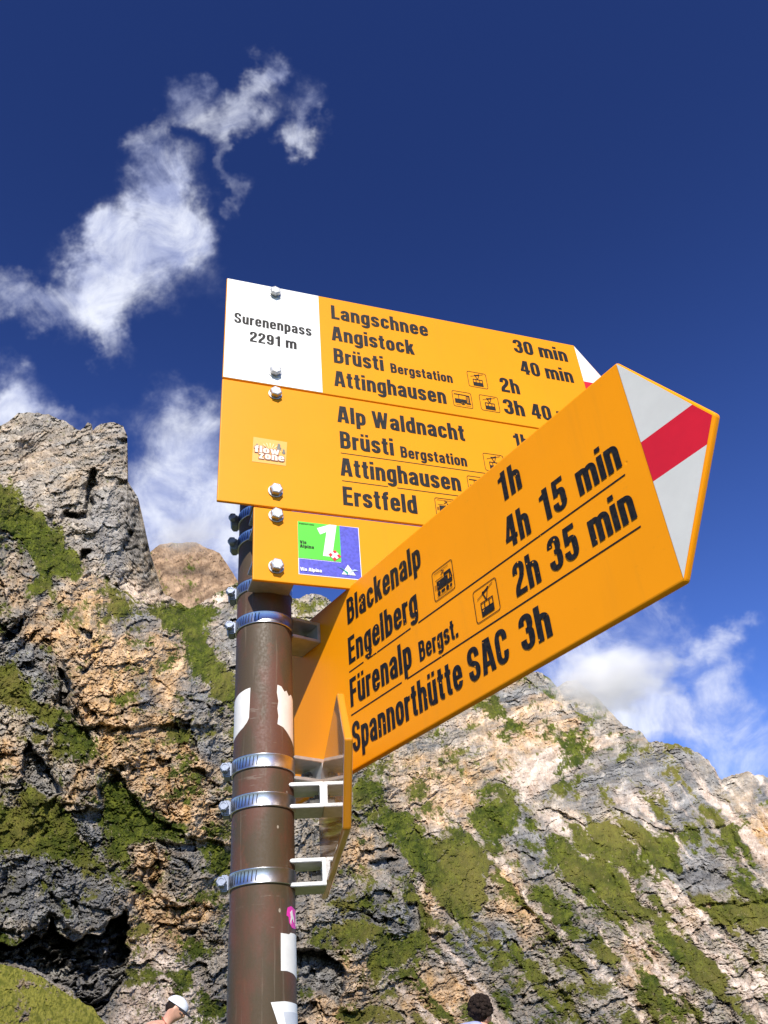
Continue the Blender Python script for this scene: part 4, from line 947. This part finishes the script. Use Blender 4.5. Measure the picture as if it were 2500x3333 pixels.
def flow_sticker():
    r = sign_sticker(AZ_A, .6235, 'small see-through sticker with cream lettering, sun rays and fir trees'); y = YA-.0003
    Z = lambda z: z-.6235
    flat(r, 'film', [[(-.0280, Z(.6237)), (.0115, Z(.6237)), (.0135, Z(.6598)), (-.0268, Z(.6606))]], y, M['clearfilm'])
    cx, cz = -.0070, Z(.6412)
    rays2 = []
    for k in range(9):
        a = R(15+18.75*k); da = R(3.4); r0, r1 = .004, .0135
        rays2.append([(cx+r0*math.cos(a-da), cz+r0*math.sin(a-da)), (cx+r1*math.cos(a-da), cz+r1*math.sin(a-da)), (cx+r1*math.cos(a+da), cz+r1*math.sin(a+da)), (cx+r0*math.cos(a+da), cz+r0*math.sin(a+da))])
    flat(r, 'sun_rays', rays2, y-.0002, M['ray'])
    def fir(x, z, h):
        q = [[(x-.0004, z), (x+.0004, z), (x+.0004, z+h), (x-.0004, z+h)]]
        for k in range(4):
            w = h*(.36-.06*k)*(1 if k % 2 else .8); zz = z+h*(.12+.21*k)
            q.append([(x-w, zz+.0006), (x, zz-.0003), (x+w, zz+.0004), (x, zz+h*.26)])
        return q
    for a in ((.0035, Z(.6445), .0112), (.0092, Z(.6400), .0080), (-.0225, Z(.6455), .0055)): flat(r, 'fir_print', fir(*a), y-.0004, M['greyprint'])
    flat(r, 'bird', [[(-.0150, Z(.6490)), (-.0125, Z(.6478)), (-.0112, Z(.6490)), (-.0118, Z(.6468)), (-.0095, Z(.6455)), (-.0128, Z(.6468))]], y-.0004, M['brownprint'])
    for s, u0, u1, z, H in (('flow', -.0255, .0040, .6378, .0100), ('zone', -.0205, .0095, .6290, .0105)):
        polys, w = text_polys(s); k = (u1-u0)/w
        big = []
        for q in polys:
            qa = np.array([(u0+a*k, Z(z)+b*H) for a, b in q]); m = qa.mean(0); d = qa-m
            big.append([tuple(p) for p in qa+np.sign(d)*.0008])
        flat(r, 'letter_outline', big, y-.0005, M['brownprint'])
        bm = bmesh.new(); put_polys(bm, [[(u0+a*k, Z(z)+b*H) for a, b in q] for q in polys], y-.0009); obj('lettering', bm, M['cream'], r, smooth=None)
flow_sticker()

# ------------------------------------------------------------------ people on the pass
def skin_body(name, joints, links, m, parent=None, sub=2):
    names = list(joints); me = bpy.data.meshes.new(name)
    me.from_pydata([joints[k][:3] for k in names], [(names.index(a), names.index(b)) for a, b in links], [])
    o = link_mesh(name, me, m, parent)
    md = o.modifiers.new('skin', 'SKIN'); md.use_smooth_shade = True
    for i, k in enumerate(names):
        rad = joints[k][3:]; me.skin_vertices[0].data[i].radius = (rad[0], rad[-1])
    me.skin_vertices[0].data[0].use_root = True
    sb = o.modifiers.new('sub', 'SUBSURF'); sb.levels = sub; sb.render_levels = sub
    return o
def blob(bm, c, rad, n=3, rough=0.0, seed=0, cut=None):
    g = bmesh.ops.create_icosphere(bm, subdivisions=n, radius=1.0)
    rnd = random.Random(seed)
    for v in g['verts']:
        k = 1+rough*(rnd.random()-.5)
        v.co = Vector((c[0]+v.co.x*rad[0]*k, c[1]+v.co.y*rad[1]*k, c[2]+v.co.z*rad[2]*k))
    return g['verts']
def person(loc, yaw, lean, nod, turn, shirtless, label, height=1.0):
    """local +y is where the person faces; one skinned body, clothes and hair as children"""
    r = empty('person', loc, yaw); tag(r, label, 'person', None)
    sl_, cl_ = math.sin(R(lean)), math.cos(R(lean))
    def up(h, x=0.0, f=0.0):    # a point of the upper body, leaning about the hips at .95 m
        d = h-.95; return (x, d*sl_+f*cl_, .95+d*cl_-f*sl_)
    neck = Vector(up(1.47, 0, .0)); rm = Matrix.Rotation(-R(nod), 4, 'X'); tm = Matrix.Rotation(R(turn), 4, 'Z')
    def hd(x, y, z): p = neck+tm @ (rm @ Vector((x, y, z))); return (p.x, p.y, p.z)
    J = {'pelvis': (0, 0, .95, .135, .10), 'waist': (*up(1.10), .135, .10), 'chest': (*up(1.28), .155, .115), 'upchest': (*up(1.40), .12, .095), 'neck': (*neck, .058), 'nape': (*hd(0, .01, .06), .056),
         'skull': (*hd(0, .015, .155), .074, .088), 'crown': (*hd(0, .005, .225), .050, .060), 'jaw': (*hd(0, .075, .075), .042), 'nose': (*hd(0, .118, .125), .013),
         'ear_l': (*hd(-.080, .0, .13), .016), 'ear_r': (*hd(.080, .0, .13), .016)}
    Lk = [('pelvis', 'waist'), ('waist', 'chest'), ('chest', 'upchest'), ('upchest', 'neck'), ('neck', 'nape'), ('nape', 'skull'), ('skull', 'crown'), ('skull', 'jaw'), ('skull', 'nose'), ('skull', 'ear_l'), ('skull', 'ear_r')]
    for s, e in ((-1, 'l'), (1, 'r')):
        J['sh'+e] = (*up(1.39, s*.17), .062); J['el'+e] = (*up(1.10, s*.22, .02), .044); J['wr'+e] = (s*.23, up(1.1)[1]+.16, .90, .030)
        wx, wy, wz = J['wr'+e][:3]; J['pa'+e] = (wx, wy+.045, wz-.06, .034, .020)
        Lk += [('upchest', 'sh'+e), ('sh'+e, 'el'+e), ('el'+e, 'wr'+e), ('wr'+e, 'pa'+e)]
        for k in range(4):
            fx = wx+(k-1.5)*.019; ln = (.9, 1.0, .95, .75)[k]
            J[f'f{e}{k}a'] = (fx, wy+.075, wz-.095, .0095); J[f'f{e}{k}b'] = (fx, wy+.080+.01*ln, wz-.095-.04*ln, .0085); J[f'f{e}{k}c'] = (fx, wy+.070, wz-.095-.065*ln, .0075)
            Lk += [('pa'+e, f'f{e}{k}a'), (f'f{e}{k}a', f'f{e}{k}b'), (f'f{e}{k}b', f'f{e}{k}c')]
        J[f't{e}a'] = (wx-s*.035, wy+.055, wz-.055, .011); J[f't{e}b'] = (wx-s*.045, wy+.085, wz-.085, .009); Lk += [('pa'+e, f't{e}a'), (f't{e}a', f't{e}b')]
        J['hip'+e] = (s*.09, 0, .90, .095); J['kn'+e] = (s*.10, .03, .50, .060); J['an'+e] = (s*.10, -.01, .10, .042); J['to'+e] = (s*.11, .13, .035, .035)
        Lk += [('pelvis', 'hip'+e), ('hip'+e, 'kn'+e), ('kn'+e, 'an'+e), ('an'+e, 'to'+e)]
    skin_body('body', J, Lk, M['skin'], r)
    tr = {k: J[k] for k in ('pelvis', 'hipl', 'hipr', 'knl', 'knr', 'anl', 'anr')}
    tr = {k: (*v[:3], *[q+.016 for q in v[3:]]) for k, v in tr.items()}
    skin_body('trousers', tr, [('pelvis', 'hipl'), ('pelvis', 'hipr'), ('hipl', 'knl'), ('hipr', 'knr'), ('knl', 'anl'), ('knr', 'anr')], M['trousers'], r)
    for e in 'lr':
        skin_body('boot', {'a': (*J['an'+e][:3], .055), 'h': (J['an'+e][0], -.03, .045, .045), 't': (*J['to'+e][:2], .045, .047)}, [('a', 'h'), ('h', 't')], M['boot'], r)
    if not shirtless:
        sh = {k: (*J[k][:3], *[q+.022 for q in J[k][3:]]) for k in ('pelvis', 'waist', 'chest', 'upchest', 'shl', 'shr', 'ell', 'elr')}
        nk = Vector(J['upchest'][:3]).lerp(Vector(J['neck'][:3]), .85); sh['collar'] = (*nk, .075)
        skin_body('shirt', sh, [('pelvis', 'waist'), ('waist', 'chest'), ('chest', 'upchest'), ('upchest', 'collar'), ('upchest', 'shl'), ('upchest', 'shr'), ('shl', 'ell'), ('shr', 'elr')], M['shirt'], r)
    bm = bmesh.new()
    if shirtless:      # short dark hair under a cap with its peak
        vv = blob(bm, (0, .0, .140), (.078, .084, .072), 3, .05, 2)
        bmesh.ops.delete(bm, geom=[v for v in bm.verts if v.co.y > .035 and v.co.z < .19 or v.co.z < .085], context='VERTS')
    else:              # curly dark hair, longer at the nape
        vv = blob(bm, (0, -.002, .155), (.084, .096, .096), 4, .12, 4)
        for k in range(120):
            a, b2 = random.uniform(0, 2*math.pi), random.uniform(-.5, 1)
            c = (.082*math.cos(a)*math.sqrt(1-b2*b2), -.002+.094*math.sin(a)*math.sqrt(1-b2*b2), .155+.094*b2)
            if c[1] > .055 and c[2] < .20: continue
            blob(bm, c, (.021, .021, .018), 2, .25, k)
        bmesh.ops.delete(bm, geom=[v for v in bm.verts if v.co.y > .06 and v.co.z < .185 or v.co.z < .055], context='VERTS')
    for v in bm.verts: v.co = Vector(hd(*v.co))
    obj('hair', bm, M['hair'], r, smooth=True)
    if shirtless:
        bm = bmesh.new(); blob(bm, (0, .010, .172), (.086, .104, .078), 3, .03, 3)
        bmesh.ops.delete(bm, geom=[v for v in bm.verts if v.co.z < .168], context='VERTS')
        for v in bm.verts: v.co = Vector(hd(*v.co))
        cp = obj('cap', bm, M['cap'], r, smooth=True)
        bm = bmesh.new(); ring = []
        for k in range(13):
            a = math.pi*k/12; ring.append(((.090*math.cos(a), .05+.07*math.sin(a)*.9+.0, .170), (.080*math.cos(a), .05+.155*math.sin(a), .150)))
        rows = [[bm.verts.new(hd(*p)) for p in q] for q in ring]
        for p, q in zip(rows, rows[1:]): bm.faces.new((p[0], p[1], q[1], q[0]))
        bmesh.ops.solidify(bm, geom=bm.faces[:], thickness=.004)
        obj('peak', bm, M['cap_shade'], cp, smooth=True)
        bm = bmesh.new(); add_lathe(bm, [(.062+.004*math.cos(t), .004*math.sin(t)) for t in np.linspace(0, 2*math.pi, 9)], (0, 0, 0), 'z', 24, cap=False)
        for v in bm.verts: v.co = Vector(hd(v.co.x, v.co.y+.006, v.co.z+.015+v.co.y*-.35))
        obj('neck_ring', bm, M['neck_ring'], r, smooth=True)  # dark red ring round the base of the neck
    return r
def place(px, py, dist):
    d = rays(np.array([px]), np.array([py]))[0]; return CAM+d*dist
PEOPLE = True
if PEOPLE:
    h1 = place(574, 3279, 9.0); h2 = place(1566, 3286, 7.9)
    person((h1[0]-.515, h1[1]-.07, h1[2]-1.375), R(-82), 55, 33, 0, True, 'bare-backed hiker in a pale cap, head bowed, left of the pole')
    person((h2[0]-.505, h2[1]-.09, h2[2]-1.235), R(-80), 75, 4, 45, False, 'hiker with dark curly hair and lavender shirt, seen from behind')

# ------------------------------------------------------------------ cloud hanging on the ridge
def ridge_cloud(px, py, dist, sx, sy, sz, dens, label):
    bm = bmesh.new(); bmesh.ops.create_icosphere(bm, subdivisions=4, radius=1.0)
    for v in bm.verts: v.co *= 1+.18*float(fbm(np.array([v.co.x*1.7+px]), np.array([v.co.z*1.7+v.co.y]), 3, 4)[0])
    m = bpy.data.materials.new('cloud_vapour'); m.use_nodes = True; t = NT(m.node_tree); m.node_tree.nodes.remove(m.node_tree.nodes['Principled BSDF'])
    o = t.n('TexCoord').outputs['Object']
    fall = t.ramp(t.vec('LENGTH', o), 0.95, 0.15)
    nz = t.noise(o, 2.2, 6, 0.62, 0.4)
    d = t.math('MULTIPLY', t.ramp(t.math('ADD', nz, t.math('MULTIPLY', fall, 0.45)), 0.52, 0.95), dens)
    vol = t.n('VolumePrincipled', {'Color': (1, 1, 1, 1), 'Density': d, 'Anisotropy': -0.3})
    t.L.new(vol.outputs[0], m.node_tree.nodes['Material Output'].inputs['Volume'])
    ob = obj('cloud', bm, m, None, smooth=True); ob.location = place(px, py, dist); ob.scale = (sx, sy, sz)
    tag(ob, label, 'cloud', None, 'stuff')
ridge_cloud(1985, 2205, 1010, 100, 60, 55, .05, 'white cloud bank drifting over the ridge below the angled signboard')
ridge_cloud(610, 1735, 1300, 95, 60, 45, .014, 'thin cloud veil touching the brown peak left of the pole')
cy.volume_bounces = 8; cy.volume_max_steps = 128
